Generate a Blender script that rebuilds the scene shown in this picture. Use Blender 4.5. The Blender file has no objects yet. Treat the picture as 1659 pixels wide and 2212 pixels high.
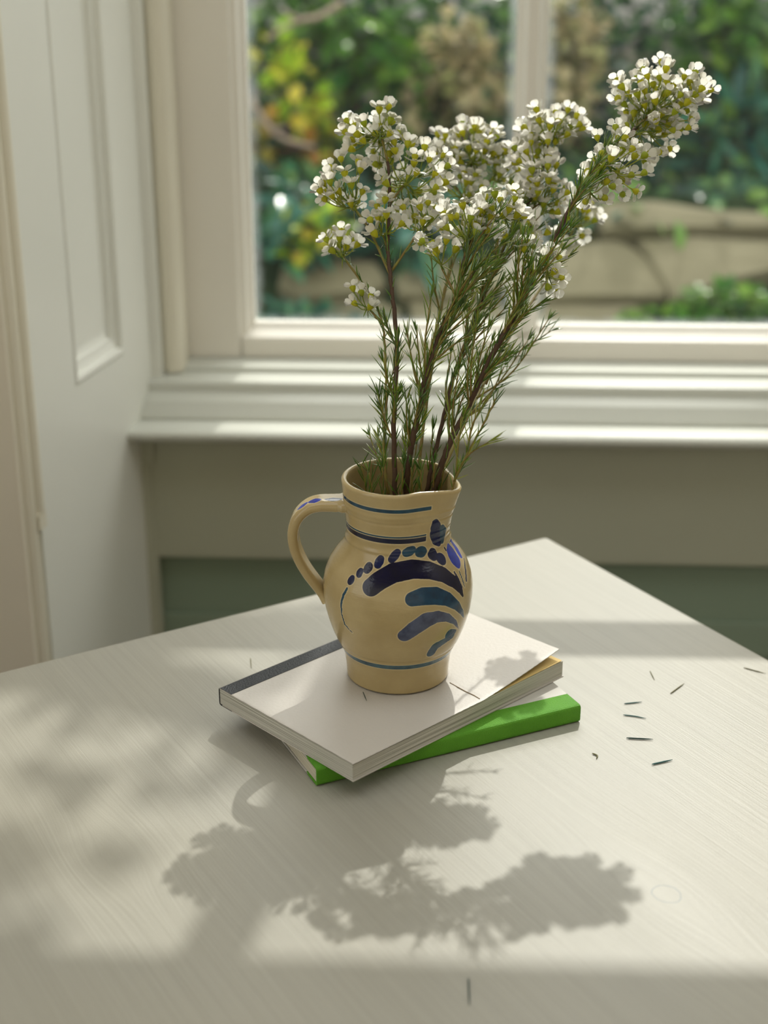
import bpy, math, random
import numpy as np
from mathutils import Vector, Matrix, Quaternion, noise

# ------------------------------------------------------------------ camera, world, sun, exposure
S = bpy.context.scene
COL = S.collection
W, H, FPX = 1659.0, 2212.0, 3250.0
PITCH, YAW = math.radians(21.8), math.radians(-2.3)
CAMZ, TZ = 1.25, 0.75                      # eye height, table top height

cam = bpy.data.cameras.new('camera'); cam_o = bpy.data.objects.new('camera', cam); COL.objects.link(cam_o)
cam_o.location = (0, 0, CAMZ)
cam_o.rotation_euler = (math.pi/2 - PITCH, 0, -YAW)
cam.sensor_fit = 'HORIZONTAL'; cam.sensor_width = 36.0; cam.lens = FPX/W*36.0
cam.clip_start = 0.05; cam.clip_end = 100
cam.dof.use_dof = True; cam.dof.focus_distance = 0.965; cam.dof.aperture_fstop = 6.6
S.camera = cam_o

world = bpy.data.worlds.new('sky'); S.world = world; world.use_nodes = True
wn = world.node_tree; bg = wn.nodes['Background']
tc = wn.nodes.new('ShaderNodeTexCoord'); sx = wn.nodes.new('ShaderNodeSeparateXYZ')
rp = wn.nodes.new('ShaderNodeValToRGB')
rp.color_ramp.elements[0].position = 0.46; rp.color_ramp.elements[0].color = (.10, .09, .07, 1)
rp.color_ramp.elements[1].position = 0.54; rp.color_ramp.elements[1].color = (.95, .965, .92, 1)
e = rp.color_ramp.elements.new(1.0); e.color = (1.0, .995, .955, 1)
mr = wn.nodes.new('ShaderNodeMapRange'); mr.inputs[1].default_value = -1; mr.inputs[2].default_value = 1
wn.links.new(tc.outputs['Generated'], sx.inputs[0]); wn.links.new(sx.outputs[2], mr.inputs[0])
wn.links.new(mr.outputs[0], rp.inputs[0]); wn.links.new(rp.outputs[0], bg.inputs[0])
bg.inputs[1].default_value = 1.68

sun = bpy.data.lights.new('sun', 'SUN'); sun_o = bpy.data.objects.new('sun', sun); COL.objects.link(sun_o)
sun.energy = 2.4; sun.angle = math.radians(0.55); sun.color = (1.0, .965, .88)
sun_o.location = (1, 5, 6)
SUN_D = Vector((-.195, -1.0, -1.04)).normalized()
sun_o.rotation_euler = SUN_D.to_track_quat('-Z', 'Y').to_euler()

# soft daylight of the open sky entering through the upper part of the window
day = bpy.data.lights.new('window_daylight', 'AREA'); day_o = bpy.data.objects.new('window_daylight', day); COL.objects.link(day_o)
day.shape = 'RECTANGLE'; day.size = 1.1; day.size_y = .80; day.energy = 18.0; day.color = (1.0, .985, .93)
day_o.location = (.16, 2.36, TZ + 1.36)
day_o.rotation_euler = Vector((-.06, -.76, -.64)).to_track_quat('-Z', 'Y').to_euler()
S.view_settings.view_transform = 'Standard'; S.view_settings.look = 'None'
S.view_settings.exposure = 0.0; S.view_settings.gamma = 1.0; S.view_settings.use_curve_mapping = False
S.cycles.max_bounces = 8; S.cycles.transparent_max_bounces = 16
S.cycles.sample_clamp_indirect = 6.0
S.cycles.caustics_reflective = False; S.cycles.caustics_refractive = False

# ------------------------------------------------------------------ surveying: bearings from the tripod -> points in the room
cp, sp = math.cos(PITCH), math.sin(PITCH)
F = Vector((math.sin(YAW)*cp, math.cos(YAW)*cp, -sp))
R = Vector((math.cos(YAW), -math.sin(YAW), 0)); U = R.cross(F)
EYE = Vector((0, 0, CAMZ))
def bearing(x, y): return F + R*((x - W/2)/FPX) - U*((y - H/2)/FPX)
def pt(x, y, Y):                            # point at depth Y
    d = bearing(x, y); return EYE + d*(Y/d.y)
def ptz(x, y, z):                           # point at height z
    d = bearing(x, y); return EYE + d*((z - CAMZ)/d.z)
def ptp(x, y, q, n):                        # point on plane through q with normal n
    d = bearing(x, y); return EYE + d*((q - EYE).dot(n)/d.dot(n))
def zrow(y, Y, x=1100): return pt(x, y, Y).z

# ------------------------------------------------------------------ helpers
def lin(h):
    h = h.lstrip('#'); c = [int(h[i:i+2], 16)/255 for i in (0, 2, 4)]
    return tuple((v/12.92 if v <= .04045 else ((v+.055)/1.055)**2.4) for v in c) + (1.0,)
def mesh(name, vs, fs, smooth=False):
    m = bpy.data.meshes.new(name); m.from_pydata([tuple(v) for v in vs], [], fs); m.update()
    if smooth: m.shade_smooth()
    return m
def obj(name, me, mat=None, parent=None, loc=None):
    o = bpy.data.objects.new(name, me); COL.objects.link(o)
    if mat is not None and len(me.materials) == 0:
        for k in (mat if isinstance(mat, (list, tuple)) else [mat]): me.materials.append(k)
    if parent is not None: o.parent = parent
    if loc is not None: o.location = loc
    return o
def tag(o, label, cat, group=None, kind=None):
    o['label'] = label; o['category'] = cat
    if group: o['group'] = group
    if kind: o['kind'] = kind
    return o
def empty(name, loc=(0, 0, 0)):
    o = bpy.data.objects.new(name, None); COL.objects.link(o); o.location = loc; o.empty_display_size = .02
    return o
def bevel(o, w, seg=2):
    b = o.modifiers.new('bevel', 'BEVEL'); b.width = w; b.segments = seg; b.limit_method = 'ANGLE'; b.angle_limit = .6
    return o
class MB:
    def __init__(s): s.v = []; s.f = []; s.mi = []
    def add(s, vs, fs, mi=0):
        n = len(s.v); s.v += [tuple(v) for v in vs]; s.f += [tuple(i+n for i in f) for f in fs]; s.mi += [mi]*len(fs)
    def box(s, a, b, mi=0):
        x0, y0, z0 = a; x1, y1, z1 = b
        s.add([(x0,y0,z0),(x1,y0,z0),(x1,y1,z0),(x0,y1,z0),(x0,y0,z1),(x1,y0,z1),(x1,y1,z1),(x0,y1,z1)],
              [(0,3,2,1),(4,5,6,7),(0,1,5,4),(1,2,6,5),(2,3,7,6),(3,0,4,7)], mi)
    def prism(s, poly, ax, a, b, mi=0):       # poly in the two other axes, extruded along ax
        n = len(poly)
        def mk(p, t):
            return {'x': (t, p[0], p[1]), 'y': (p[0], t, p[1]), 'z': (p[0], p[1], t)}[ax]
        s.add([mk(p, a) for p in poly] + [mk(p, b) for p in poly],
              [tuple(range(n))[::-1], tuple(range(n, 2*n))] + [(i, (i+1) % n, (i+1) % n + n, i+n) for i in range(n)], mi)
    def tube(s, pts, rad, k=6, mi=0, cap=True):
        pts = [Vector(p) for p in pts]; n = len(pts)
        t0 = (pts[1]-pts[0]).normalized(); a = t0.orthogonal().normalized()
        vs = []
        for i, p in enumerate(pts):
            t = (pts[min(i+1, n-1)] - pts[max(i-1, 0)]).normalized()
            a = (a - t*a.dot(t)).normalized(); b = t.cross(a)
            r = rad[i] if isinstance(rad, (list, tuple)) else rad
            for j in range(k):
                an = 2*math.pi*j/k; vs.append(p + a*(r*math.cos(an)) + b*(r*math.sin(an)))
        fs = [(i*k+j, i*k+(j+1) % k, (i+1)*k+(j+1) % k, (i+1)*k+j) for i in range(n-1) for j in range(k)]
        if cap: fs += [tuple(range(k))[::-1], tuple(range((n-1)*k, n*k))]
        s.add(vs, fs, mi)
    def mesh(s, name, smooth=False):
        m = mesh(name, s.v, s.f, smooth)
        if any(s.mi): m.polygons.foreach_set('material_index', s.mi)
        return m
    def build(s, name, mat, parent=None, smooth=False):
        return obj(name, s.mesh(name, smooth), mat, parent)
def smoothline(pts, n=6):                    # Catmull-Rom
    P = [Vector(p) for p in pts]
    if len(P) == 2: return [P[0].lerp(P[1], i/n) for i in range(n+1)]
    P = [2*P[0]-P[1]] + P + [2*P[-1]-P[-2]]; out = []
    for i in range(1, len(P)-2):
        a, b, c, d = P[i-1:i+3]
        for k in range(n):
            t = k/n
            out.append(.5*((2*b) + (c-a)*t + (2*a-5*b+4*c-d)*t*t + (3*b-a-3*c+d)*t**3))
    out.append(P[-2]); return out

# ------------------------------------------------------------------ materials
def mat(name, col, rough=.5, spec=.5, var=0.0, vscale=8, bump=0.0, bscale=60, col2=None, aniso=None):
    m = bpy.data.materials.new(name); m.use_nodes = True; nt = m.node_tree; b = nt.nodes['Principled BSDF']
    c = lin(col) if isinstance(col, str) else col
    b.inputs['Base Color'].default_value = c; b.inputs['Roughness'].default_value = rough
    b.inputs['Specular IOR Level'].default_value = spec
    if var or bump:
        t = nt.nodes.new('ShaderNodeTexCoord'); mp = nt.nodes.new('ShaderNodeMapping')
        nt.links.new(t.outputs['Object'], mp.inputs[0])
        if aniso: mp.inputs['Scale'].default_value = aniso
    if var:
        nz = nt.nodes.new('ShaderNodeTexNoise'); nz.inputs['Scale'].default_value = vscale; nz.inputs['Detail'].default_value = 5
        nt.links.new(mp.outputs[0], nz.inputs['Vector'])
        mx = nt.nodes.new('ShaderNodeMix'); mx.data_type = 'RGBA'
        c2 = lin(col2) if col2 else tuple(v*(1-var) for v in c[:3]) + (1,)
        mx.inputs[6].default_value = c; mx.inputs[7].default_value = c2
        nt.links.new(nz.outputs['Fac'], mx.inputs[0]); nt.links.new(mx.outputs[2], b.inputs['Base Color'])
    if bump:
        n2 = nt.nodes.new('ShaderNodeTexNoise'); n2.inputs['Scale'].default_value = bscale; n2.inputs['Detail'].default_value = 3
        nt.links.new(mp.outputs[0], n2.inputs['Vector'])
        bp = nt.nodes.new('ShaderNodeBump'); bp.inputs['Strength'].default_value = bump; bp.inputs['Distance'].default_value = .002
        nt.links.new(n2.outputs['Fac'], bp.inputs['Height']); nt.links.new(bp.outputs[0], b.inputs['Normal'])
    return m
def leafmat(name, c1, c2, c3, trans=.5, rough=.45, attr=False):
    """thin living tissue: diffuse + translucent + a waxy sheen, colour varied per piece"""
    m = bpy.data.materials.new(name); m.use_nodes = True; nt = m.node_tree; nt.nodes.clear()
    out = nt.nodes.new('ShaderNodeOutputMaterial')
    if attr:
        src = nt.nodes.new('ShaderNodeAttribute'); src.attribute_name = 'tint'; so = src.outputs['Fac']
    else:
        src = nt.nodes.new('ShaderNodeObjectInfo'); so = src.outputs['Random']
    r = nt.nodes.new('ShaderNodeValToRGB'); el = r.color_ramp.elements
    el[0].color = lin(c1); el[1].color = lin(c3); q = el.new(.5); q.color = lin(c2)
    nt.links.new(so, r.inputs[0])
    d = nt.nodes.new('ShaderNodeBsdfDiffuse'); t = nt.nodes.new('ShaderNodeBsdfTranslucent'); g = nt.nodes.new('ShaderNodeBsdfGlossy')
    g.inputs['Roughness'].default_value = rough; g.inputs['Color'].default_value = (1, 1, 1, 1)
    m1 = nt.nodes.new('ShaderNodeMixShader'); m1.inputs[0].default_value = trans
    m2 = nt.nodes.new('ShaderNodeMixShader'); fr = nt.nodes.new('ShaderNodeFresnel'); fr.inputs[0].default_value = 1.35
    for x in (d, t): nt.links.new(r.outputs[0], x.inputs['Color'])
    nt.links.new(d.outputs[0], m1.inputs[1]); nt.links.new(t.outputs[0], m1.inputs[2])
    nt.links.new(fr.outputs[0], m2.inputs[0]); nt.links.new(m1.outputs[0], m2.inputs[1]); nt.links.new(g.outputs[0], m2.inputs[2])
    nt.links.new(m2.outputs[0], out.inputs[0])
    return m
M_paint = mat('old_gloss_paint', '#eeefe8', .38, .5, var=.08, vscale=5, bump=.12, bscale=25)
M_sash = mat('sash_gloss_paint', '#eeeae0', .35, .5, var=.06, vscale=9, bump=.1, bscale=40)
M_bead = mat('bead_gloss_paint', '#eae5d4', .4, .5, var=.08, vscale=9, bump=.1, bscale=40)
M_sill = mat('sill_gloss_paint', '#cdcfc6', .33, .5, var=.06, vscale=9, bump=.1, bscale=40)
M_dado = mat('dado_shade_tone', '#b8baa6', .45, .4, var=.12, vscale=3, bump=.15, bscale=14)  # greyed to stand in for the weaker light under the window board
M_dado2 = mat('dado_lower_tone', '#8fa08c', .5, .4, var=.12, vscale=3)  # darker, greener tone than the dado above
M_wallp = mat('wall_plaster_paint', '#e9e2d2', .5, .4, var=.08, vscale=4, bump=.3, bscale=12)
M_floor = mat('floor_boards_dark', '#5b4a38', .5, .3, var=.4, vscale=4, aniso=(1, 8, 1))
M_outer = mat('outside_render', '#c9c2b2', .8, .2, var=.15)

# table paint: brushed cream gloss over a fir board, grain along local X
def table_material():
    m = bpy.data.materials.new('brushed_cream_paint'); m.use_nodes = True; nt = m.node_tree; N = nt.nodes; L = nt.links
    b = N['Principled BSDF']; b.inputs['Roughness'].default_value = .42; b.inputs['Specular IOR Level'].default_value = .4
    t = N.new('ShaderNodeTexCoord')
    # grain swirls around the knots: bend Y near knot centres
    sep = N.new('ShaderNodeSeparateXYZ'); L.new(t.outputs['Object'], sep.inputs[0])
    def math_(op, a, b_=None, c=None):
        n = N.new('ShaderNodeMath'); n.operation = op
        for i, v in enumerate((a, b_, c)):
            if v is None: continue
            if isinstance(v, (int, float)): n.inputs[i].default_value = v
            else: L.new(v, n.inputs[i])
        return n.outputs[0]
    yy = sep.outputs[1]; xx = sep.outputs[0]
    rings = []
    for (kx, ky, sx_, sy_, amp) in KNOTS:
        dx = math_('MULTIPLY', math_('SUBTRACT', xx, kx), 1/sx_); dy = math_('MULTIPLY', math_('SUBTRACT', sep.outputs[1], ky), 1/sy_)
        d2 = math_('ADD', math_('MULTIPLY', dx, dx), math_('MULTIPLY', dy, dy))
        g = math_('POWER', 2.718, math_('MULTIPLY', d2, -.5))
        yy = math_('ADD', yy, math_('MULTIPLY', math_('MULTIPLY', g, dy), -amp))
    kx, ky = KNOTS[0][:2]
    n0 = N.new('ShaderNodeTexNoise'); n0.inputs['Scale'].default_value = 60; L.new(t.outputs['Object'], n0.inputs['Vector'])
    rx = math_('MULTIPLY', math_('SUBTRACT', xx, kx), 1/.0082); ry = math_('MULTIPLY', math_('SUBTRACT', sep.outputs[1], ky), 1/.0078)
    rad = math_('SQRT', math_('ADD', math_('MULTIPLY', rx, rx), math_('MULTIPLY', ry, ry)))
    rad = math_('ADD', rad, math_('MULTIPLY', math_('SUBTRACT', n0.outputs['Fac'], .5), .5))
    ring = math_('MULTIPLY', math_('LESS_THAN', math_('ABSOLUTE', math_('SUBTRACT', rad, 1.0)), .05), .5)
    cmb = N.new('ShaderNodeCombineXYZ'); L.new(xx, cmb.inputs[0]); L.new(yy, cmb.inputs[1]); L.new(sep.outputs[2], cmb.inputs[2])
    mp = N.new('ShaderNodeMapping'); mp.inputs['Scale'].default_value = (2.2, 150, 1); L.new(cmb.outputs[0], mp.inputs[0])
    nz = N.new('ShaderNodeTexNoise'); nz.inputs['Scale'].default_value = 2.0; nz.inputs['Detail'].default_value = 6; nz.inputs['Roughness'].default_value = .65
    L.new(mp.outputs[0], nz.inputs['Vector'])
    mp2 = N.new('ShaderNodeMapping'); mp2.inputs['Scale'].default_value = (5, 420, 1); L.new(cmb.outputs[0], mp2.inputs[0])
    n3 = N.new('ShaderNodeTexNoise'); n3.inputs['Scale'].default_value = 2.0; n3.inputs['Detail'].default_value = 3; L.new(mp2.outputs[0], n3.inputs['Vector'])
    fine = N.new('ShaderNodeTexNoise'); fine.inputs['Scale'].default_value = 900; L.new(t.outputs['Object'], fine.inputs['Vector'])
    r = N.new('ShaderNodeValToRGB'); r.color_ramp.elements[0].position = .3; r.color_ramp.elements[1].position = .62
    r.color_ramp.elements[0].color = lin('#93928a'); r.color_ramp.elements[1].color = lin('#9d9c94'); L.new(nz.outputs['Fac'], r.inputs[0])
    big = N.new('ShaderNodeTexNoise'); big.inputs['Scale'].default_value = 5; L.new(t.outputs['Object'], big.inputs['Vector'])
    mb = N.new('ShaderNodeMix'); mb.data_type = 'RGBA'; mb.inputs[7].default_value = lin('#ada794'); L.new(r.outputs[0], mb.inputs[6])
    L.new(math_('MULTIPLY', big.outputs['Fac'], .6), mb.inputs[0])
    mr_ = N.new('ShaderNodeMix'); mr_.data_type = 'RGBA'; mr_.inputs[7].default_value = lin('#5c6e78'); L.new(mb.outputs[2], mr_.inputs[6]); L.new(ring, mr_.inputs[0])
    L.new(mr_.outputs[2], b.inputs['Base Color'])
    hsum = math_('ADD', math_('ADD', math_('MULTIPLY', nz.outputs['Fac'], 1.0), math_('MULTIPLY', n3.outputs['Fac'], .55)), math_('MULTIPLY', fine.outputs['Fac'], .35))
    bp = N.new('ShaderNodeBump'); bp.inputs['Strength'].default_value = .2; bp.inputs['Distance'].default_value = .0012
    L.new(hsum, bp.inputs['Height']); L.new(bp.outputs[0], b.inputs['Normal'])
    return m

# ------------------------------------------------------------------ the setting
XL, XR = -.338, .525           # window recess, left and right
SASH_Y = 1.657
# window board and sill steps: one moulded profile run along X
zn = zrow(917, 1.561); zr = zrow(852, 1.5875); zt = zrow(812, 1.624); zu = zrow(800, 1.624); zs = zrow(778, 1.657)
prof_board = [(1.67, zn-.016), (1.536, zn-.016), (1.527, zn-.0135), (1.5225, zn-.008), (1.5235, zn-.0035), (1.528, zn-.0008), (1.535, zn), (1.67, zn)]
mb = MB(); mb.prism(prof_board, 'x', XL-.012, XR+.012)
sill = mb.build('trim_1', M_sill); tag(sill, 'white painted window board with rounded front nose below the sash', 'window sill', kind='structure'); bevel(sill, .002, 2)
mb = MB(); mb.prism([(1.68, zn+.0002), (1.561, zn+.0002), (1.5622, zn+.004), (1.573, zn+.018), (1.5875, zr), (1.5865, zr+.002), (1.5872, zt-.005), (1.5895, zt-.0005), (1.624, zt+.0006), (1.6242, zu-.001), (1.626, zu), (1.68, zs+.001)], 'x', XL, XR)
t2 = mb.build('trim_2', M_sill); tag(t2, 'stepped white sill moulding between the window board and the sash', 'sill moulding', kind='structure'); bevel(t2, .0012, 2)

# window wall with the opening
ztop = TZ + 1.104
mb = MB()
WY0, WY1 = 1.575, 1.76
mb.box((-2.2, WY0, 0), (XL-.012, WY1, 3.3)); mb.box((XR+.012, WY0, 0), (2.6, WY1, 3.3))
mb.box((XL-.012, WY0+.01, 0), (XR+.012, WY1, zn-.02)); mb.box((XL-.012, 1.62, ztop+.07), (XR+.012, WY1, 3.3))
wb = mb.build('wall_back', M_wallp); tag(wb, 'painted window wall around the tall sash window', 'wall', kind='structure')
mb = MB(); mb.box((-2.4, -1.75, 0), (2.7, -1.6, 3.3))
w_ = mb.build('wall_front', M_wallp); tag(w_, 'cream room wall opposite the window', 'wall', kind='structure')
mb = MB(); mb.box((2.6, -1.6, 0), (2.7, 1.75, 3.3))
w_ = mb.build('wall_right', M_wallp); tag(w_, 'cream room wall far to the right of the table', 'wall', kind='structure')
mb = MB(); mb.box((-2.4, -1.75, 3.2), (2.7, -.15, 3.3))
w_ = mb.build('ceiling', M_wallp); tag(w_, 'cream ceiling over the inner half of the room', 'ceiling', kind='structure')
# dado panelling under the board
zd = zrow(1218, 1.562)
mb = MB(); mb.box((XL+.012, 1.562, zd), (XR+.2, 1.586, zn-.017))
dp = mb.build('trim_3', M_dado); tag(dp, 'grey shade-toned dado panel under the window board', 'dado panel', kind='structure'); bevel(dp, .004, 3)
mb = MB(); mb.box((XL+.012, 1.578, .16), (XR+.2, 1.586, zd-.0005)); mb.box((XL+.012, 1.573, zrow(1360, 1.573)-.03), (XR+.2, 1.577, zrow(1336, 1.573)-.0))
d2 = mb.build('trim_4', M_dado2); tag(d2, 'darker recessed strip of dado low under the window', 'dado panel', kind='structure'); bevel(d2, .003, 2)
mb = MB(); mb.box((XL+.012, 1.56, 0), (XR+.2, 1.586, .158))
bb = mb.build('baseboard_back', M_dado); tag(bb, 'grey shade-toned baseboard along the window wall', 'baseboard', kind='structure'); bevel(bb, .006, 2)
mb = MB(); mb.tube([(XL+.006, 1.568, 0), (XL+.006, 1.568, zn-.05)], .0125, 14); mb.box((XL-.009, 1.556, zn-.05), (XL+.021, 1.58, zn-.0165))
cpz = mb.build('trim_5', M_dado, smooth=False); tag(cpz, 'slim rounded corner post under the left end of the window board', 'corner post', kind='structure'); bevel(cpz, .002, 2)
mb = MB(); mb.box((-2.4, -1.6, -.05), (2.6, 1.75, 0))
fl = mb.build('floor', M_floor); tag(fl, 'dark wooden floor hidden below the table', 'floor', kind='structure')

# left reveal: a shutter box whose face runs towards the room, slightly splayed
Q = pt(322, 900, 1.585); Q.z = 0
RD = Vector((-.205, -1, 0)).normalized(); RN = Vector((1, -.205, 0)).normalized()
def rev(s, z, d=0): 
    p = Q + RD*s + RN*d; return (p.x, p.y, z)
def rev_s(x, y):
    p = ptp(x, y, Q, RN); return (p - Q).dot(RD), p.z
s_a, z_a = rev_s(268, 765); s_b, _ = rev_s(161, 800); s_end, z_pl = rev_s(86, 1100)
RH = 3.2
mb = MB()
def revbox(m, s0, s1, z0, z1, d0, d1):
    vs = [rev(s, z, d) for z in (z0, z1) for (s, d) in ((s0, d0), (s1, d0), (s1, d1), (s0, d1))]
    m.add(vs, [(0,1,2,3), (7,6,5,4), (0,4,5,1), (1,5,6,2), (2,6,7,3), (3,7,4,0)])
zp1 = z_a; zp2 = 2.6
# frame face pieces with the recess between them
revbox(mb, -.03, s_a, 0, RH, -.03, 0); revbox(mb, s_b, s_end, 0, RH, -.03, 0)
revbox(mb, s_a, s_b, 0, zp1, -.03, 0); revbox(mb, s_a, s_b, zp2, RH, -.03, 0)
wl = mb.build('trim_6', M_paint); tag(wl, 'white panelled window reveal to the left of the sash', 'window reveal', kind='structure')
# mitred moulding and field of the recessed panel
lv = [(0, .0002), (.003, .0015), (.006, .0005), (.0065, -.004), (.013, -.006), (.015, -.0062), (.0155, -.0095), (.021, -.011)]
mb = MB(); vs = []; fs = []
for (i_, d) in lv:
    ib = i_*1.35
    vs += [rev(s_a+i_, zp1+ib, d), rev(s_b-i_, zp1+ib, d), rev(s_b-i_, zp2-i_, d), rev(s_a+i_, zp2-i_, d)]
for k in range(len(lv)-1):
    for j in range(4): fs.append((k*4+j, (k+1)*4+j, (k+1)*4+(j+1) % 4, k*4+(j+1) % 4))
mb.add(vs, fs); obj('moulding', mb.mesh('moulding'), M_paint, wl)
mb = MB(); n = lv[-1][0]; mb.add([rev(s_a+n, zp1+n, -.011), rev(s_b-n, zp1+n, -.011), rev(s_b-n, zp2-n, -.011), rev(s_a+n, zp2-n, -.011)], [(3,2,1,0)])
revbox(mb, s_a, s_b, zp1, zp2, -.03, -.0205)
obj('panel', mb.mesh('panel'), M_paint, wl)
# architrave bead on the near edge of the reveal, with a block at dado height
mb = MB()
zb0 = z_pl
mb.tube([rev(s_end+.006, zb0, .000), rev(s_end+.006, RH, .000)], .0075, 12)
mb.tube([rev(s_end+.019, 0, -.002), rev(s_end+.019, RH, -.002)], .0065, 12)
revbox(mb, s_end+.0005, s_end+.028, 0, RH, -.03, -.002)
revbox(mb, s_end, s_end+.014, zb0-.016, zb0, -.02, .006)
ar = mb.build('trim_7', M_bead, smooth=False); tag(ar, 'cream double bead moulding at the room edge of the left reveal', 'moulding', kind='structure')
# room wall going off to the left
pw = Vector(rev(s_end+.027, 0, -.004)); dw = Vector((-.86, -.51, 0)).normalized(); nw = Vector((-dw.y, dw.x, 0)); nw = nw if nw.y < 0 else -nw
mb = MB(); a = pw; b = pw + dw*2.2
c_, d_ = b - nw*.08, a - nw*.08
mb.add([(p.x, p.y, z) for z in (0, 3.3) for p in (a, b, c_, d_)], [(0,1,2,3), (7,6,5,4), (0,4,5,1), (1,5,6,2), (2,6,7,3), (3,7,4,0)])
w3 = mb.build('wall_left', M_wallp); tag(w3, 'cream room wall past the left window reveal', 'wall', kind='structure')
# right reveal, outside the frame
mb = MB(); mb.prism([(XR+.004, 1.60), (XR+.075, 1.28), (XR+.4, 1.28), (XR+.4, 1.60)], 'z', 0, 3.2)
wr = mb.build('trim_8', M_paint); tag(wr, 'white window reveal on the right side of the sash', 'window reveal', kind='structure')

# jamb face, staff bead, sash window
mb = MB()
xa = pt(301, 0, 1.618).x
mb.box((Q.x-.03, 1.600, zn), (xa+.004, 1.685, ztop+.08)); mb.box((XR-.02, 1.600, zn), (XR+.03, 1.685, ztop+.08)); mb.box((Q.x-.03, 1.600, ztop+.005), (XR+.03, 1.685, ztop+.09))
jb = mb.build('trim_9', M_paint); tag(jb, 'white jamb lining framing the sash window', 'jamb', kind='structure')
xb0, xb1 = xa, pt(364, 0, 1.634).x
mb = MB(); zb = zt+.0008; w2 = (xb1-xb0)/2
prof = [(xb0, 1.656), (xb0, 1.630)] + [(xb0+w2-w2*math.cos(a), 1.630-.016*math.sin(a)) for a in [math.pi*k/10 for k in range(1, 10)]] + [(xb1, 1.630), (xb1, 1.656)]
mb.prism(prof, 'z', zb, ztop)
bd = mb.build('trim_10', M_bead); tag(bd, 'rounded staff bead up the left side of the sash', 'bead', kind='structure'); bevel(bd, .003, 2)

win = empty('window_1', (0.09, 1.674, zs)); tag(win, 'white sash window with a slim central glazing bar above the sill', 'window', kind='structure')
def wpart(name, m_, mtl=M_sash, bv=.0015):
    me = m_.mesh(name)
    for v in me.vertices: v.co -= Vector((0.09, 1.674, zs))
    o = obj(name, me, mtl, win)
    if bv: bevel(o, bv, 2)
    return o
gx0, gx1 = pt(530, 0, 1.682).x, .400
bx0, bx1 = pt(1119, 0, 1.672).x, pt(1190, 0, 1.662).x
gz0 = zrow(698, 1.682)
zc = zrow(735, SASH_Y)
mb = MB(); sx0 = xb1-.012; g2 = gx0-.0155
mb.prism([(sx0, 1.692), (sx0, SASH_Y), (g2, SASH_Y), (g2+.001, SASH_Y+.006), (g2+.007, SASH_Y+.007), (g2+.009, SASH_Y+.014), (gx0, SASH_Y+.02), (gx0, 1.692)], 'z', zs, ztop+.03); wpart('stile', mb)
mb = MB(); mb.prism([(XR-.022, 1.692), (XR-.022, SASH_Y), (gx1+.016, SASH_Y), (gx1+.008, SASH_Y+.008), (gx1, SASH_Y+.02), (gx1, 1.692)], 'z', zs, ztop+.03); wpart('stile', mb)
mb = MB(); mb.prism([(1.690, zs), (SASH_Y+.001, zs), (SASH_Y+.001, zc-.004), (SASH_Y+.003, zc), (SASH_Y+.006, zc+.001), (1.674, zrow(713, 1.674)), (1.676, gz0-.003), (1.680, gz0), (1.690, gz0)], 'x', g2+.002, gx1+.012); wpart('bottom_rail', mb)
def bar_prof(x0, x1): 
    return [(x0, 1.688), (x0, SASH_Y+.02), (x0+.008, SASH_Y+.011), (x0+.011, SASH_Y+.002), (x1-.011, SASH_Y+.002), (x1-.008, SASH_Y+.011), (x1, SASH_Y+.02), (x1, 1.688)]
mb = MB(); mb.prism(bar_prof(bx0, bx1), 'z', gz0-.006, ztop+.02); wpart('glazing_bar', mb)
hz0, hz1 = TZ+.680, TZ+.713
mb = MB(); mb.box((gx0-.002, SASH_Y+.002, hz0), (bx0+.001, 1.688, hz1)); mb.box((bx1-.001, SASH_Y+.002, hz0), (gx1+.002, 1.688, hz1)); wpart('cross_bar', mb)
mb = MB(); mb.box((gx0-.01, SASH_Y, ztop), (gx1+.01, 1.691, ztop+.05)); wpart('top_rail', mb)
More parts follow.
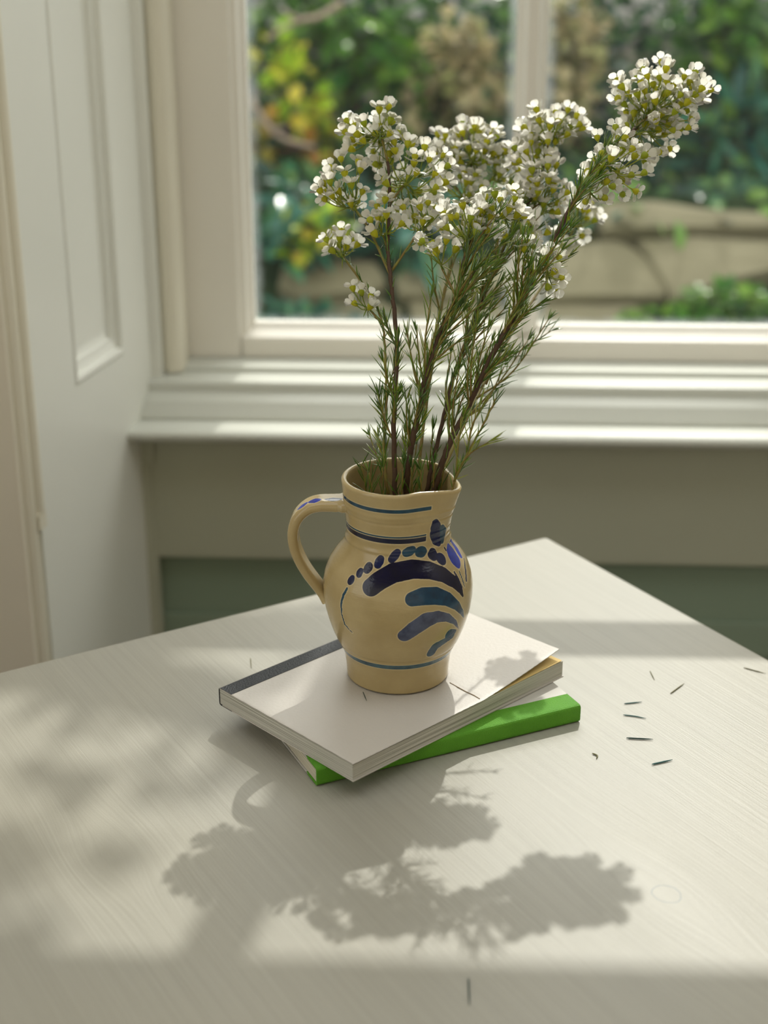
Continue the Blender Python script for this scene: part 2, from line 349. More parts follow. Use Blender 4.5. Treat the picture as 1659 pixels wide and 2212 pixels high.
def glass_material():
    m = bpy.data.materials.new('window_glass'); m.use_nodes = True; nt = m.node_tree; N = nt.nodes; L = nt.links; N.clear()
    out = N.new('ShaderNodeOutputMaterial'); tr = N.new('ShaderNodeBsdfTransparent'); gl = N.new('ShaderNodeBsdfGlossy'); df = N.new('ShaderNodeBsdfDiffuse'); tl = N.new('ShaderNodeBsdfTranslucent')
    tr.inputs[0].default_value = (.97, .98, .97, 1); gl.inputs['Roughness'].default_value = .01
    df.inputs[0].default_value = (.8, .85, .85, 1); tl.inputs[0].default_value = (.8, .87, .9, 1)
    fr = N.new('ShaderNodeFresnel'); fr.inputs[0].default_value = 1.3
    mx = N.new('ShaderNodeMixShader'); L.new(fr.outputs[0], mx.inputs[0]); L.new(tr.outputs[0], mx.inputs[1]); L.new(gl.outputs[0], mx.inputs[2])
    m3 = N.new('ShaderNodeMixShader'); m3.inputs[0].default_value = .5; L.new(df.outputs[0], m3.inputs[1]); L.new(tl.outputs[0], m3.inputs[2])
    # condensation and grime creeping in from the putty line, in the pane's own 0..1 coordinates
    tc_ = N.new('ShaderNodeTexCoord'); sp_ = N.new('ShaderNodeSeparateXYZ'); L.new(tc_.outputs['Generated'], sp_.inputs[0])
    def mm(op, a, b):
        n = N.new('ShaderNodeMath'); n.operation = op
        for i, v in enumerate((a, b)):
            if isinstance(v, (int, float)): n.inputs[i].default_value = v
            else: L.new(v, n.inputs[i])
        return n.outputs[0]
    ed = mm('MINIMUM', mm('MINIMUM', mm('MULTIPLY', sp_.outputs[0], 1.0), mm('MULTIPLY', mm('SUBTRACT', 1.0, sp_.outputs[0]), 1.0)), mm('MULTIPLY', sp_.outputs[2], 2.2))
    nz = N.new('ShaderNodeTexNoise'); nz.inputs['Scale'].default_value = 55; nz.inputs['Detail'].default_value = 4; L.new(tc_.outputs['Object'], nz.inputs['Vector'])
    ed = mm('ADD', ed, mm('MULTIPLY', mm('SUBTRACT', nz.outputs['Fac'], .5), .055))
    mp = N.new('ShaderNodeMapRange'); mp.inputs[1].default_value = .005; mp.inputs[2].default_value = .045; mp.inputs[3].default_value = .30; mp.inputs[4].default_value = .012
    L.new(ed, mp.inputs[0])
    m4 = N.new('ShaderNodeMixShader'); L.new(mp.outputs[0], m4.inputs[0]); L.new(mx.outputs[0], m4.inputs[1]); L.new(m3.outputs[0], m4.inputs[2])
    L.new(m4.outputs[0], out.inputs[0]); return m
M_glass = glass_material()
for (x0, x1) in ((gx0-.001, bx0+.002), (bx1-.002, gx1+.001)):
    for (z0, z1) in ((gz0-.002, hz0+.002), (hz1-.002, ztop+.004)):
        me = mesh('pane', [(x0, 1.6825, z0), (x1, 1.6825, z0), (x1, 1.6825, z1), (x0, 1.6825, z1)], [(0,1,2,3)])
        for v in me.vertices: v.co -= Vector((0.09, 1.674, zs))
        obj('pane', me, M_glass, win)

# ------------------------------------------------------------------ table
TC = ptz(1180, 1158, TZ)                     # far corner
tu = (ptz(0, 1450, TZ) - TC).normalized(); tv = Vector((-tu.y, tu.x, 0)); tv = tv if tv.y < 0 else -tv
tab = empty('table', (TC.x, TC.y, 0)); tab.rotation_euler.z = math.atan2(tv.y, tv.x)   # local X = tv (grain), local Y = +-tu
ml = Matrix.Rotation(-tab.rotation_euler.z, 4, 'Z')
sgn = 1 if (ml @ tu).y > 0 else -1
def tloc(p): q = ml @ (Vector(p) - Vector((TC.x, TC.y, 0))); return q
k1 = tloc(ptz(1441, 1931, TZ)); k2 = tloc(ptz(235, 1850, TZ)); k3 = tloc(ptz(950, 1240, TZ))
KNOTS = [(k1.x, k1.y, .045, .022, .020), (k2.x, k2.y, .03, .014, .013), (k3.x, k3.y, .03, .02, .012)]
tag(tab, 'cream brush-painted wooden table with its corner towards the window', 'table')
TW, TL = .82, 1.45
def ty(a, b): return (min(a*sgn, b*sgn), max(a*sgn, b*sgn))
mb = MB(); y0, y1 = ty(0, TL); mb.box((0, y0, TZ-.026), (TW, y1, TZ))
top = mb.build('tabletop', table_material(), tab); bevel(top, .0035, 3)
M_tleg = mat('table_leg_paint', '#979284', .45)
mb = MB(); a0, a1 = ty(.07, .09); mb.box((.07, a0, TZ-.12), (TW-.07, a1, TZ-.0262)); mb.build('apron', M_tleg, tab)
mb = MB(); a0, a1 = ty(TL-.09, TL-.07); mb.box((.07, a0, TZ-.12), (TW-.07, a1, TZ-.0262)); mb.build('apron', M_tleg, tab)
mb = MB(); a0, a1 = ty(.0905, TL-.0905); mb.box((.07, a0, TZ-.12), (.09, a1, TZ-.0262)); mb.build('apron', M_tleg, tab)
mb = MB(); mb.box((TW-.09, a0, TZ-.12), (TW-.07, a1, TZ-.0262)); mb.build('apron', M_tleg, tab)
for lx in (.05, TW-.11):
    for ly in (.05, TL-.11):
        mb = MB(); a0, a1 = ty(ly, ly+.06); cx, cy = lx+.03, (a0+a1)/2
        vs = []
        for (hw, z) in ((.018, 0), (.028, TZ-.13), (.03, TZ-.13), (.03, TZ-.0264)):
            vs += [(cx-hw, cy-hw, z), (cx+hw, cy-hw, z), (cx+hw, cy+hw, z), (cx-hw, cy+hw, z)]
        fs = [(3,2,1,0), (12,13,14,15)] + [(k*4+j, k*4+(j+1) % 4, (k+1)*4+(j+1) % 4, (k+1)*4+j) for k in range(3) for j in range(4)]
        mb.add(vs, fs); mb.build('leg', M_tleg, tab)

# ------------------------------------------------------------------ books
def paper_material(name, base, dark, freq, grid=False):
    m = bpy.data.materials.new(name); m.use_nodes = True; nt = m.node_tree; N = nt.nodes; L = nt.links; b = N['Principled BSDF']
    b.inputs['Roughness'].default_value = .85; b.inputs['Specular IOR Level'].default_value = .15
    t = N.new('ShaderNodeTexCoord'); mp = N.new('ShaderNodeMapping'); mp.inputs['Scale'].default_value = (6, 6, freq); L.new(t.outputs['Object'], mp.inputs[0])
    n = N.new('ShaderNodeTexNoise'); n.inputs['Scale'].default_value = 1; n.inputs['Detail'].default_value = 3; L.new(mp.outputs[0], n.inputs['Vector'])
    r = N.new('ShaderNodeValToRGB'); r.color_ramp.elements[0].position = .38; r.color_ramp.elements[1].position = .55
    r.color_ramp.elements[0].color = lin(dark); r.color_ramp.elements[1].color = lin(base); L.new(n.outputs['Fac'], r.inputs[0]); L.new(r.outputs[0], b.inputs['Base Color'])
    bp = N.new('ShaderNodeBump'); bp.inputs['Strength'].default_value = .6; bp.inputs['Distance'].default_value = .0005; L.new(n.outputs['Fac'], bp.inputs['Height']); L.new(bp.outputs[0], b.inputs['Normal'])
    return m
M_pages = paper_material('white_page_edges', '#cdcbc2', '#8f8d82', 2600)
M_pages2 = paper_material('cream_page_edges', '#d2ccbb', '#a79f88', 1600)
M_cover = mat('white_card_cover', '#c6c1ba', .45, .4, var=.05, vscale=30, bump=.10, bscale=500)
M_cover2 = mat('white_board_cover', '#c6c3bc', .5, .35, var=.05)
M_navy = mat('navy_cloth_spine', '#1d2229', .5, .3, var=.25, vscale=40, bump=.35, bscale=900)
M_green = mat('green_cloth_spine', '#63a52a', .6, .35, var=.28, vscale=60, bump=.5, bscale=1400, col2='#4f8f1e')
M_yellow = mat('yellow_endpaper', '#dcc080', .7, .2)
def frame_obj(name, o, ax, ay):
    e_ = empty(name, o); e_.rotation_euler.z = math.atan2(ax.y, ax.x); return e_
# lower green book: origin at the near end of its spine, X along the spine, Y into the boards
g0 = ptz(685, 1700, TZ); g1 = ptz(1253, 1560, TZ)
gu = (g1-g0).normalized(); gv = Vector((-gu.y, gu.x, 0)); GL = (g1-g0).length; GW, GT = .124, .0124
gb = frame_obj('book', Vector((g0.x, g0.y, TZ+.0003)), gu, gv)
tag(gb, 'book with a bright green cloth spine lying on the table under the white notebook', 'book')
gs = .0175
mb = MB()   # spine wraps over both boards: a thick C profile in (Y, Z)
def cprof(hw, t_, T, rnd):
    o_ = [(hw, 0), (rnd, 0), (rnd*.35, .0004), (.0002, rnd*.55), (0, rnd), (0, T-rnd), (.0002, T-rnd*.55), (rnd*.35, T-.0004), (rnd, T), (hw, T)]
    i_ = [(hw, T-t_), (t_*1.3, T-t_), (t_*1.3, t_), (hw, t_)]
    return o_ + i_
mb.prism(cprof(gs, .0011, GT, .0022), 'x', 0, GL); mb.build('spine', M_green, gb)
mb = MB(); mb.box((0, gs-.002, .0001), (GL, GW, .0010)); mb.build('back_cover', M_cover2, gb)
mb = MB(); mb.box((0, gs-.002, GT-.0011), (GL, GW, GT-.0002)); mb.build('front_cover', M_cover2, gb)
mb = MB(); mb.prism([(.0018, .0014), (.0012, GT*.5), (.0018, GT-.0014), (GW-.001, GT-.0012), (GW-.001, .0012)], 'x', .0008, GL-.0012); mb.build('text_block', M_pages2, gb)

# upper white notebook
n0 = ptz(762, 1650, TZ+.0253); n1 = ptz(468, 1488, TZ+.0253); n2 = ptz(1217, 1427, TZ+.0253)
nu = (n2-n0).normalized(); nv = Vector((-nu.y, nu.x, 0)); NL, NW, NT = (n2-n0).length, (n1-n0).dot(nv), .0128
nb = frame_obj('notebook', Vector((n0.x, n0.y, TZ+GT+.0006)), nu, nv)
tag(nb, 'thick white softcover notebook with a dark cloth spine, under the jug', 'book')
nml = Matrix.Rotation(-nb.rotation_euler.z, 4, 'Z')
def nloc(p): return nml @ (Vector(p) - nb.location)
mb = MB(); mb.box((.0001, .0003, .0009), (NL-.0002, NW-.0005, NT-.0009)); tb = mb.build('text_block', M_pages, nb)
mb = MB(); mb.box((-.0003, -.0006, 0), (NL+.0003, NW-.003, .0008)); mb.build('back_cover', M_cover, nb)
# front cover: a sheet that is pinned by the jug and curls up past a crease
ca = nloc(ptz(1036, 1511, TZ+.0253)); cb = nloc(ptz(972, 1476, TZ+.0253))
cd = Vector((cb.x-ca.x, cb.y-ca.y)); cd.normalize(); cn = Vector((cd.y, -cd.x)); cn = cn if cn.x > 0 else -cn
tip = (Vector((NL, 0)) - Vector((ca.x, ca.y))).dot(cn)
def lift(a, b):
    t_ = max(0, (Vector((a, b)) - Vector((ca.x, ca.y))).dot(cn))
    side = max(0, 1 - b/(NW*1.15))
    return .0066*(t_/tip)**1.25*(.55+.45*side) - (.0004*math.exp(-((t_-.0005)/.0012)**2) if t_ > 0 else 0)
NA, NB = 90, 34; vs = []; fs = []
for s_ in (0, 1):
    for i in range(NA+1):
        for j in range(NB+1):
            a = -.0004 + (NL+.0008)*i/NA; b = -.0008 + (NW-.0002)*j/NB
            t_ = max(0, (Vector((a, b)) - Vector((ca.x, ca.y))).dot(cn))/tip; back_ = .0052*t_**1.1*max(0, 1 - b/.06)
            a_ = a + .0001*math.sin(j*1.7)*(i in (0, NA)); b_ = b + .0001*math.sin(i*2.3)*(j == 0) + back_
            vs.append((a_, b_, NT - .0007 + lift(a, b) + (.0006 if s_ else 0)))
n1_ = (NA+1)*(NB+1)
for i in range(NA):
    for j in range(NB):
        q = (i*(NB+1)+j, (i+1)*(NB+1)+j, (i+1)*(NB+1)+j+1, i*(NB+1)+j+1)
        fs.append(q[::-1]); fs.append(tuple(k+n1_ for k in q))
edge = [(i, 0) for i in range(NA)] + [(NA, j) for j in range(NB)] + [(i, NB) for i in range(NA, 0, -1)] + [(0, j) for j in range(NB, 0, -1)]
for k in range(len(edge)):
    a = edge[k]; b = edge[(k+1) % len(edge)]; ia = a[0]*(NB+1)+a[1]; ib = b[0]*(NB+1)+b[1]; fs.append((ia, ib, ib+n1_, ia+n1_))
fc = obj('front_cover', mesh('front_cover', vs, fs), M_cover, nb); bm_ = fc.modifiers.new('wn', 'WEIGHTED_NORMAL')
# creased line where the cover bends
mb = MB(); cl_ = [(Vector((ca.x, ca.y)) + cd*t) for t in (0, .006, .013, (Vector((cb.x, cb.y))-Vector((ca.x, ca.y))).length)]
mb.tube([(p.x + .0004*math.sin(k*2), p.y, NT-.00005) for k, p in enumerate(cl_)], .00035, 5); mb.build('crease', mat('crease_brown', '#8b7a63', .8), nb)
# yellow endpaper seen where the cover lifts
vs = []; fs = []
for s_ in (0, 1):
    for i in range(25):
        for j in range(9):
            a = ca.x + .003 + (NL - .0012 - ca.x - .003)*i/24; b = .0002 + .07*j/8
            vs.append((a, b, NT - .0009 + .12*max(0, lift(a, b)) + .00012*s_))
for i in range(24):
    for j in range(8):
        q = (i*9+j, (i+1)*9+j, (i+1)*9+j+1, i*9+j+1); fs.append(q[::-1]); fs.append(tuple(k+225 for k in q))
obj('endpaper', mesh('endpaper', vs, fs), M_yellow, nb)
# navy spine: face, wrap over the front and the back
ns = .0135
mb = MB(); pr = cprof(ns, .0005, NT+.0002, .0022)
mb.prism([(NW - y_, z_) for (y_, z_) in pr][::-1], 'x', -.0003, NL+.0003)
sp_o = mb.build('spine', M_navy, nb)

# ------------------------------------------------------------------ stoneware jug
JB = Vector((-.0269, .8976, TZ+.0003+GT+.0003+NT+.0006)); JH = .139
ZK = [0, .008, .016, .021, .025, .03, .036, .043, .05, .058, .066, .074, .082, .088, .093, .0975, .102, .107, .113, .12, .128, .137, .139]
RK = [.0338, .0343, .0353, .0370, .0392, .04153, .04383, .04604, .04777, .04887, .04904, .04777, .04475, .04071, .03668, .0341, .0333, .0335, .0341, .0348, .0356, .0364, .0365]
_zs = np.array(ZK); _rs = np.array(RK)
def smooth_prof(n=240):
    z = np.linspace(0, JH, n); r = np.interp(z, _zs, _rs); k = np.hanning(13); k /= k.sum()
    rp_ = np.concatenate([np.full(6, r[0])-0, r, np.full(6, r[-1])]); return z, np.convolve(rp_, k, 'valid')
PZ, PR = smooth_prof()
for (zr_, a_, w_) in ((.0255, -.0005, .0010), (.0995, .0006, .0012), (.119, -.00045, .0007), (.1235, .00035, .0012), (.110, .0002, .0008), (.105, .0002, .0008)):
    PR = PR + a_*np.exp(-((PZ-zr_)/w_)**2)
SPOUT = math.radians(-24)
def jug_r(th, z):
    r = np.interp(z, PZ, PR)
    d = (th - SPOUT + math.pi) % (2*math.pi) - math.pi
    k = np.clip((z-.098)/(JH-.098), 0, 1)**1.6
    return r + k*(.0070*np.exp(-(d/.30)**2) - .0022*np.exp(-((np.abs(d)-.72)/.26)**2))
def jug_dz(th, z):
    d = (th - SPOUT + math.pi) % (2*math.pi) - math.pi
    k = np.clip((z-.118)/(JH-.118), 0, 1)**1.5
    return k*(-.0016*np.exp(-(d/.26)**2) + .0006*np.exp(-((np.abs(d)-.75)/.25)**2))
def jug_hit(x, y):                           # where a sight line meets the outside of the jug (local coordinates)
    d = bearing(x, y); o = EYE - JB; t = .70; prev = None
    for k in range(700):
        p = o + d*t; rr = math.hypot(p.x, p.y)
        if 0 <= p.z <= JH+.002 and rr < float(jug_r(math.atan2(p.y, p.x), min(p.z, JH))): return p
        t += .0006
    return None
jug = empty('pitcher', JB); tag(jug, 'small stoneware jug with blue brush decoration holding the flowers', 'jug')
NTH = 420
th = np.linspace(-math.pi, math.pi, NTH, endpoint=False)
zo = np.concatenate([PZ[::1]])
rows = []                                    # (r, z) rings outside -> rim -> inside
def ring(rf, zf): rows.append(np.stack([rf*np.cos(th), rf*np.sin(th), zf], -1))
ring(np.full(NTH, .0001), np.full(NTH, .0022)); ring(np.full(NTH, .029), np.full(NTH, .0022)); ring(np.full(NTH, .0312), np.full(NTH, 0.0)); ring(np.full(NTH, .0330), np.full(NTH, 0.0))
i_out0 = len(rows)
for z in zo[1:-3]: ring(jug_r(th, z), z + jug_dz(th, z))
zi = zo[-4]
WALL = .0036
for k in range(1, 9):
    a = math.pi*k/9; zt_ = JH - .0016
    ring(jug_r(th, zt_) - WALL/2 + WALL/2*math.cos(a), zt_ + jug_dz(th, zt_) + .0018*math.sin(a))
for z in np.linspace(JH-.003, .006, 60): ring(jug_r(th, z) - WALL - .0008*(z < .1), z + jug_dz(th, z))
ring(np.full(NTH, .028), np.full(NTH, .0055)); ring(np.full(NTH, .0001), np.full(NTH, .0055))
V = np.concatenate(rows); nr = len(rows)
fs = [(i*NTH+j, i*NTH+(j+1) % NTH, (i+1)*NTH+(j+1) % NTH, (i+1)*NTH+j) for i in range(nr-1) for j in range(NTH)]
# brushed decoration: each stroke is a run of dabs (crop coordinates, radius) carried onto the clay
def C(cx, cy): return 600 + .27728*cx, 960 + .27728*cy
NAVY, INK, TEAL, COB, SHEEN_GREY, SLATE = '#07082c', '#0a1642', '#123c58', '#1a30a0', '#4c5470', '#1c4258'
strokes = []
def stroke(col, pts, dense=6):
    out = []
    for k in range(len(pts)-1):
        for q in range(dense): 
            t = q/dense; out.append([pts[k][i]*(1-t)+pts[k+1][i]*t for i in range(3)])
    out.append(list(pts[-1])); strokes.append((col, out))
stroke(NAVY, [(728,1112,64), (790,1062,68), (900,1002,70), (1050,972,68), (1180,980,64), (1290,1015,56), (1370,1070,44), (1420,1130,26), (1442,1180,9)])
stroke(TEAL, [(1048,1206,50), (1130,1184,62), (1230,1180,62), (1320,1204,48), (1395,1256,32), (1435,1310,18), (1447,1345,6)])
stroke(SHEEN_GREY, [(990,1488,50), (1060,1436,58), (1150,1374,62), (1240,1342,44), (1320,1348,30), (1380,1385,17), (1405,1430,6)])  # greyed colour carries the sheen reflected on this stroke
stroke(SLATE, [(1195,1622,36), (1225,1575,36), (1290,1535,30), (1360,1495,20)])
stroke(TEAL, [(1335,1475,40), (1375,1462,22)])
for (x, y, l, w, an, c) in ((573,1056,16,27,60,INK), (640,1000,16,26,70,INK), (706,962,18,33,68,NAVY), (792,915,26,32,64,INK), (910,868,36,30,52,INK), (1024,832,26,34,30,SLATE), (1117,836,14,40,20,SLATE), (1205,856,16,40,110,INK), (1270,893,14,42,120,INK)):
    dx, dy = math.cos(math.radians(an))*l, -math.sin(math.radians(an))*l
    stroke(c, [(x-dx, y-dy, w*.85), (x, y, w), (x+dx, y+dy, w*.8)], 4)
stroke(SLATE, [(543,1122,9), (512,1175,10), (495,1240,9), (500,1320,7), (522,1398,6), (550,1432,5), (580,1464,4)])
stroke(INK, [(1226,600,22), (1230,645,44), (1238,690,40)]); stroke(INK, [(1225,690,46), (1240,730,50), (1252,765,26)]); stroke(SLATE, [(1275,650,26), (1282,690,44), (1278,740,30)])
stroke(COB, [(1330,795,22), (1350,840,52), (1380,895,58), (1400,935,30)]); stroke(COB, [(1345,745,16), (1385,800,30), (1420,865,24)])
stroke(INK, [(1450,890,6), (1462,980,12), (1468,1060,10)]); stroke(INK, [(1375,995,7), (1405,1050,8), (1435,1110,5)]); stroke(SLATE, [(1412,990,6), (1440,1060,6), (1455,1110,4)])
stroke(INK, [(1295,802,6), (1308,825,7)]); stroke(INK, [(362,1050,9), (361,1085,7)]); 
PXM = .000296                                # metres per photo pixel at the jug
PD = np.full(len(V), .05); PC = np.zeros((len(V), 4)); PC[:] = lin(INK)
def put(points, radii, col, sq=None):
    global PD
    best = np.full(len(V), .05)
    for p, r in zip(points, radii):
        d = np.sqrt(((V - np.array(p))**2).sum(1)) - r; best = np.minimum(best, d)
    m = best < PD; PD = np.where(m, best, PD); PC[m] = lin(col)
for col, pts in strokes:
    P_ = []; R_ = []
    for (cx, cy, cr) in pts:
        p = jug_hit(*C(cx, cy))
        if p is not None: P_.append(tuple(p)); R_.append((cr*1.1+1.5)*.27728*PXM)
    if P_: put(P_, R_, col)
outside = np.zeros(len(V), bool); outside[i_out0*NTH:(i_out0+len(zo)-4)*NTH] = True
PD[~outside] = .05
# turned bands (height, half width, colour, where the brush stopped)
ang = np.arctan2(V[:, 1], V[:, 0])
pe1 = jug_hit(*C(1190, 478)); pe2 = jug_hit(*C(1150, 722))
pm1 = jug_hit(*C(860, 522)); pm2 = jug_hit(*C(850, 752)); pm3 = jug_hit(*C(930, 1738)); pm4 = jug_hit(*C(850, 722))
for (p, hw, col, endp) in ((pm1, .00125, SLATE, pe1), (pm2, .0017, '#0a0f30', pe2), (pm4, .0005, SLATE, pe2), (pm3, .0018, '#3f5e6b', None)):
    dz = np.abs(V[:, 2] - p.z) - hw
    if endp is not None:
        a1 = math.atan2(endp.y, endp.x); past = np.clip(ang - a1, 0, None)*.034
        past = np.where(ang > 2.2, 0, past); dz = np.maximum(dz, past - .0005)
    dz[~outside] = .05
    m = dz < PD; PD = np.where(m, dz, PD); PC[m] = lin(col)
# handle: a strap bent in the plane away from the spout
HP = [(545,452), (470,455), (400,455), (320,458), (245,480), (180,530), (138,600), (122,690), (136,790), (176,890), (232,985), (290,1062), (345,1135), (380,1190)]
hp = []
for (cx, cy) in HP:
    hp.append(pt(*C(cx, cy), JB.y + .001) - JB)
hc = smoothline(hp, 5); vs = []; fs = []; K = 28; nH = len(hc)
for i, p in enumerate(hc):
    t_ = (hc[min(i+1, nH-1)] - hc[max(i-1, 0)]).normalized(); t_.y = 0; t_.normalize(); nrm = Vector((t_.z, 0, -t_.x)); s_ = i/(nH-1)
    wy = .0105*(1-s_) + .0080*s_ + (.002 if s_ < .05 else 0); wn_ = .0046*(1-s_) + .0034*s_
    if s_ > .93: wy += .002*(s_-.93)/.07
    for j in range(K):
        a = 2*math.pi*j/K; ca_, sa_ = math.cos(a), math.sin(a)
        e1 = abs(ca_)**.75*math.copysign(1, ca_)*wy; e2 = abs(sa_)**.85*math.copysign(1, sa_)*wn_
        if abs(sa_) > .6 : e2 -= math.copysign(.0005, sa_)*math.exp(-(ca_/.35)**2)
        vs.append(p + Vector((0, 1, 0))*e1 + nrm*e2)
for i in range(nH-1):
    for j in range(K): fs.append((i*K+j, i*K+(j+1) % K, (i+1)*K+(j+1) % K, (i+1)*K+j))
fs += [tuple(range(K)), tuple(range((nH-1)*K, nH*K))[::-1]]
hV = np.array([tuple(v) for v in vs]); hD = np.full(len(hV), .05); hC = np.zeros((len(hV), 4)); hC[:] = lin(COB)
for (x0, y0, x1, y1, w, col) in ((490,415,370,412,26,INK), (325,418,250,440,26,COB), (222,455,165,500,20,COB), (150,520,118,575,12,INK)):
    for q in range(9):
        f_ = q/8; c0 = pt(*C(x0+(x1-x0)*f_, y0+(y1-y0)*f_), JB.y-.003) - JB
        d = np.sqrt(((hV - np.array(c0))**2 * np.array([1, .55, 1])).sum(1)) - w*.27728*PXM*(1-.35*abs(f_-.5)*2)*1.25; m = d < hD; hD[m] = d[m]; hC[m] = lin(col)
def jug_material():
    m = bpy.data.materials.new('salt_glazed_stoneware'); m.use_nodes = True; nt = m.node_tree; N = nt.nodes; L = nt.links; b = N['Principled BSDF']
    b.inputs['Roughness'].default_value = .17; b.inputs['Specular IOR Level'].default_value = .5
    t = N.new('ShaderNodeTexCoord'); n1 = N.new('ShaderNodeTexNoise'); n1.inputs['Scale'].default_value = 45; n1.inputs['Detail'].default_value = 5; L.new(t.outputs['Object'], n1.inputs['Vector'])
    r = N.new('ShaderNodeValToRGB'); r.color_ramp.elements[0].position = .3; r.color_ramp.elements[1].position = .7
    r.color_ramp.elements[0].color = lin('#a89468'); r.color_ramp.elements[1].color = lin('#b5a276'); L.new(n1.outputs['Fac'], r.inputs[0])
    ad = N.new('ShaderNodeAttribute'); ad.attribute_name = 'paint_d'; ac = N.new('ShaderNodeAttribute'); ac.attribute_name = 'paint_c'
    n2 = N.new('ShaderNodeTexNoise'); n2.inputs['Scale'].default_value = 160; n2.inputs['Detail'].default_value = 6; L.new(t.outputs['Object'], n2.inputs['Vector'])
    mr1 = N.new('ShaderNodeMapRange'); mr1.inputs[1].default_value = .00012; mr1.inputs[2].default_value = -.00012; L.new(ad.outputs['Fac'], mr1.inputs[0])
    # pale incised outline around each stroke
    ml_ = N.new('ShaderNodeMapRange'); ml_.inputs[1].default_value = .00075; ml_.inputs[2].default_value = .0003; L.new(ad.outputs['Fac'], ml_.inputs[0])
    mo = N.new('ShaderNodeMix'); mo.data_type = 'RGBA'; mo.inputs[7].default_value = lin('#cdbd96'); L.new(r.outputs[0], mo.inputs[6])
    mlm = N.new('ShaderNodeMath'); mlm.operation = 'MULTIPLY'; mlm.inputs[1].default_value = .7; L.new(ml_.outputs[0], mlm.inputs[0]); L.new(mlm.outputs[0], mo.inputs[0])
    # pigment: pools darker, streaks lighter
    mv = N.new('ShaderNodeMix'); mv.data_type = 'RGBA'; mv.blend_type = 'MULTIPLY'; mv.inputs[0].default_value = 1.0
    rv = N.new('ShaderNodeValToRGB'); rv.color_ramp.elements[0].position = .3; rv.color_ramp.elements[1].position = .75
    rv.color_ramp.elements[0].color = (.55, .55, .6, 1); rv.color_ramp.elements[1].color = (1.35, 1.35, 1.3, 1); L.new(n2.outputs['Fac'], rv.inputs[0])
    L.new(ac.outputs['Color'], mv.inputs[6]); L.new(rv.outputs[0], mv.inputs[7])
    mx = N.new('ShaderNodeMix'); mx.data_type = 'RGBA'; L.new(mr1.outputs[0], mx.inputs[0]); L.new(mo.outputs[2], mx.inputs[6]); L.new(mv.outputs[2], mx.inputs[7])
    L.new(mx.outputs[2], b.inputs['Base Color'])
    mp = N.new('ShaderNodeMapping'); mp.inputs['Scale'].default_value = (1, 1, 6); L.new(t.outputs['Object'], mp.inputs[0])
    n3 = N.new('ShaderNodeTexNoise'); n3.inputs['Scale'].default_value = 140; n3.inputs['Detail'].default_value = 2; L.new(mp.outputs[0], n3.inputs['Vector'])
    n4 = N.new('ShaderNodeTexNoise'); n4.inputs['Scale'].default_value = 500; L.new(t.outputs['Object'], n4.inputs['Vector'])
    ah = N.new('ShaderNodeMath'); ah.operation = 'ADD'; L.new(n3.outputs['Fac'], ah.inputs[0]); L.new(n4.outputs['Fac'], ah.inputs[1])
    bp = N.new('ShaderNodeBump'); bp.inputs['Strength'].default_value = .13; bp.inputs['Distance'].default_value = .0007; L.new(ah.outputs[0], bp.inputs['Height']); L.new(bp.outputs[0], b.inputs['Normal'])
    return m
M_jug = jug_material()
def paint_attrs(me, D, Cc):
    a = me.attributes.new('paint_d', 'FLOAT', 'POINT'); a.data.foreach_set('value', D.astype(np.float32))
    c = me.attributes.new('paint_c', 'FLOAT_COLOR', 'POINT'); c.data.foreach_set('color', Cc.astype(np.float32).ravel())
me = mesh('body', V.tolist(), fs_b := [(i*NTH+j, i*NTH+(j+1) % NTH, (i+1)*NTH+(j+1) % NTH, (i+1)*NTH+j) for i in range(nr-1) for j in range(NTH)], True)
paint_attrs(me, PD, PC); obj('body', me, M_jug, jug)
me = mesh('handle', vs, fs, True); paint_attrs(me, hD, hC); obj('handle', me, M_jug, jug)

# ------------------------------------------------------------------ waxflower stems
rnd = random.Random(7)
M_petal = leafmat('wax_petal', '#fbf9ee', '#fdfcf6', '#fcf8ee', .74, .45)
M_cup = leafmat('flower_cup', '#dcdc28', '#f2f034', '#c4d634', .6, .4)
M_center = mat('nectar_disc', '#8f8b1f', .3, .5)
M_stamen = mat('stamen_tips', '#cfc8a0', .6)
M_bark = mat('stem_bark', '#3d2e24', .7, .3, var=.5, vscale=200, col2='#57402c')
M_twig = mat('green_twig', '#7f8a38', .6, .3, var=.5, vscale=120, col2='#7a4c34')
M_pedicel = leafmat('flower_stalk', '#a4b83a', '#c6d244', '#94a83c', .5, .4)
M_needle = leafmat('needle_leaf', '#52842e', '#92bc3c', '#dcdc58', .68, .4, attr=True)  # yellow end of the ramp stands in for sunlit needles
M_bud = leafmat('flower_bud', '#d8d3b0', '#cfc9a0', '#e2dcc4', .4)
# shared flower: cup (own mesh), five petals (children)
def lathe(prof, k=10):
    vs = []; fs = []
    for (r, z) in prof:
        for j in range(k): vs.append((r*math.cos(2*math.pi*j/k), r*math.sin(2*math.pi*j/k), z))
    for i in range(len(prof)-1):
        for j in range(k): fs.append((i*k+j, i*k+(j+1) % k, (i+1)*k+(j+1) % k, (i+1)*k+j))
    return vs, fs
mb = MB(); v_, f_ = lathe([(.0002, -.0006), (.0008, -.0003), (.0014, .0007), (.0020, .0019), (.0023, .0030), (.0023, .0035), (.0019, .0035), (.0016, .0030)], 10); mb.add(v_, f_, 0)
v_, f_ = lathe([(.0015, .0030), (.0010, .0026), (.0002, .0027), (.00018, .0046), (.00005, .0047)], 10); mb.add(v_, f_, 1)
for k in range(10):
    a = 2*math.pi*k/10; ca_, sa_ = math.cos(a), math.sin(a)
    mb.tube([(ca_*.0018, sa_*.0018, .0034), (ca_*.0016, sa_*.0016, .0042), (ca_*.0012, sa_*.0012, .0045)], [.00012, .0001, .00022], 3, 2)
me_flower = mb.mesh('flower', True)
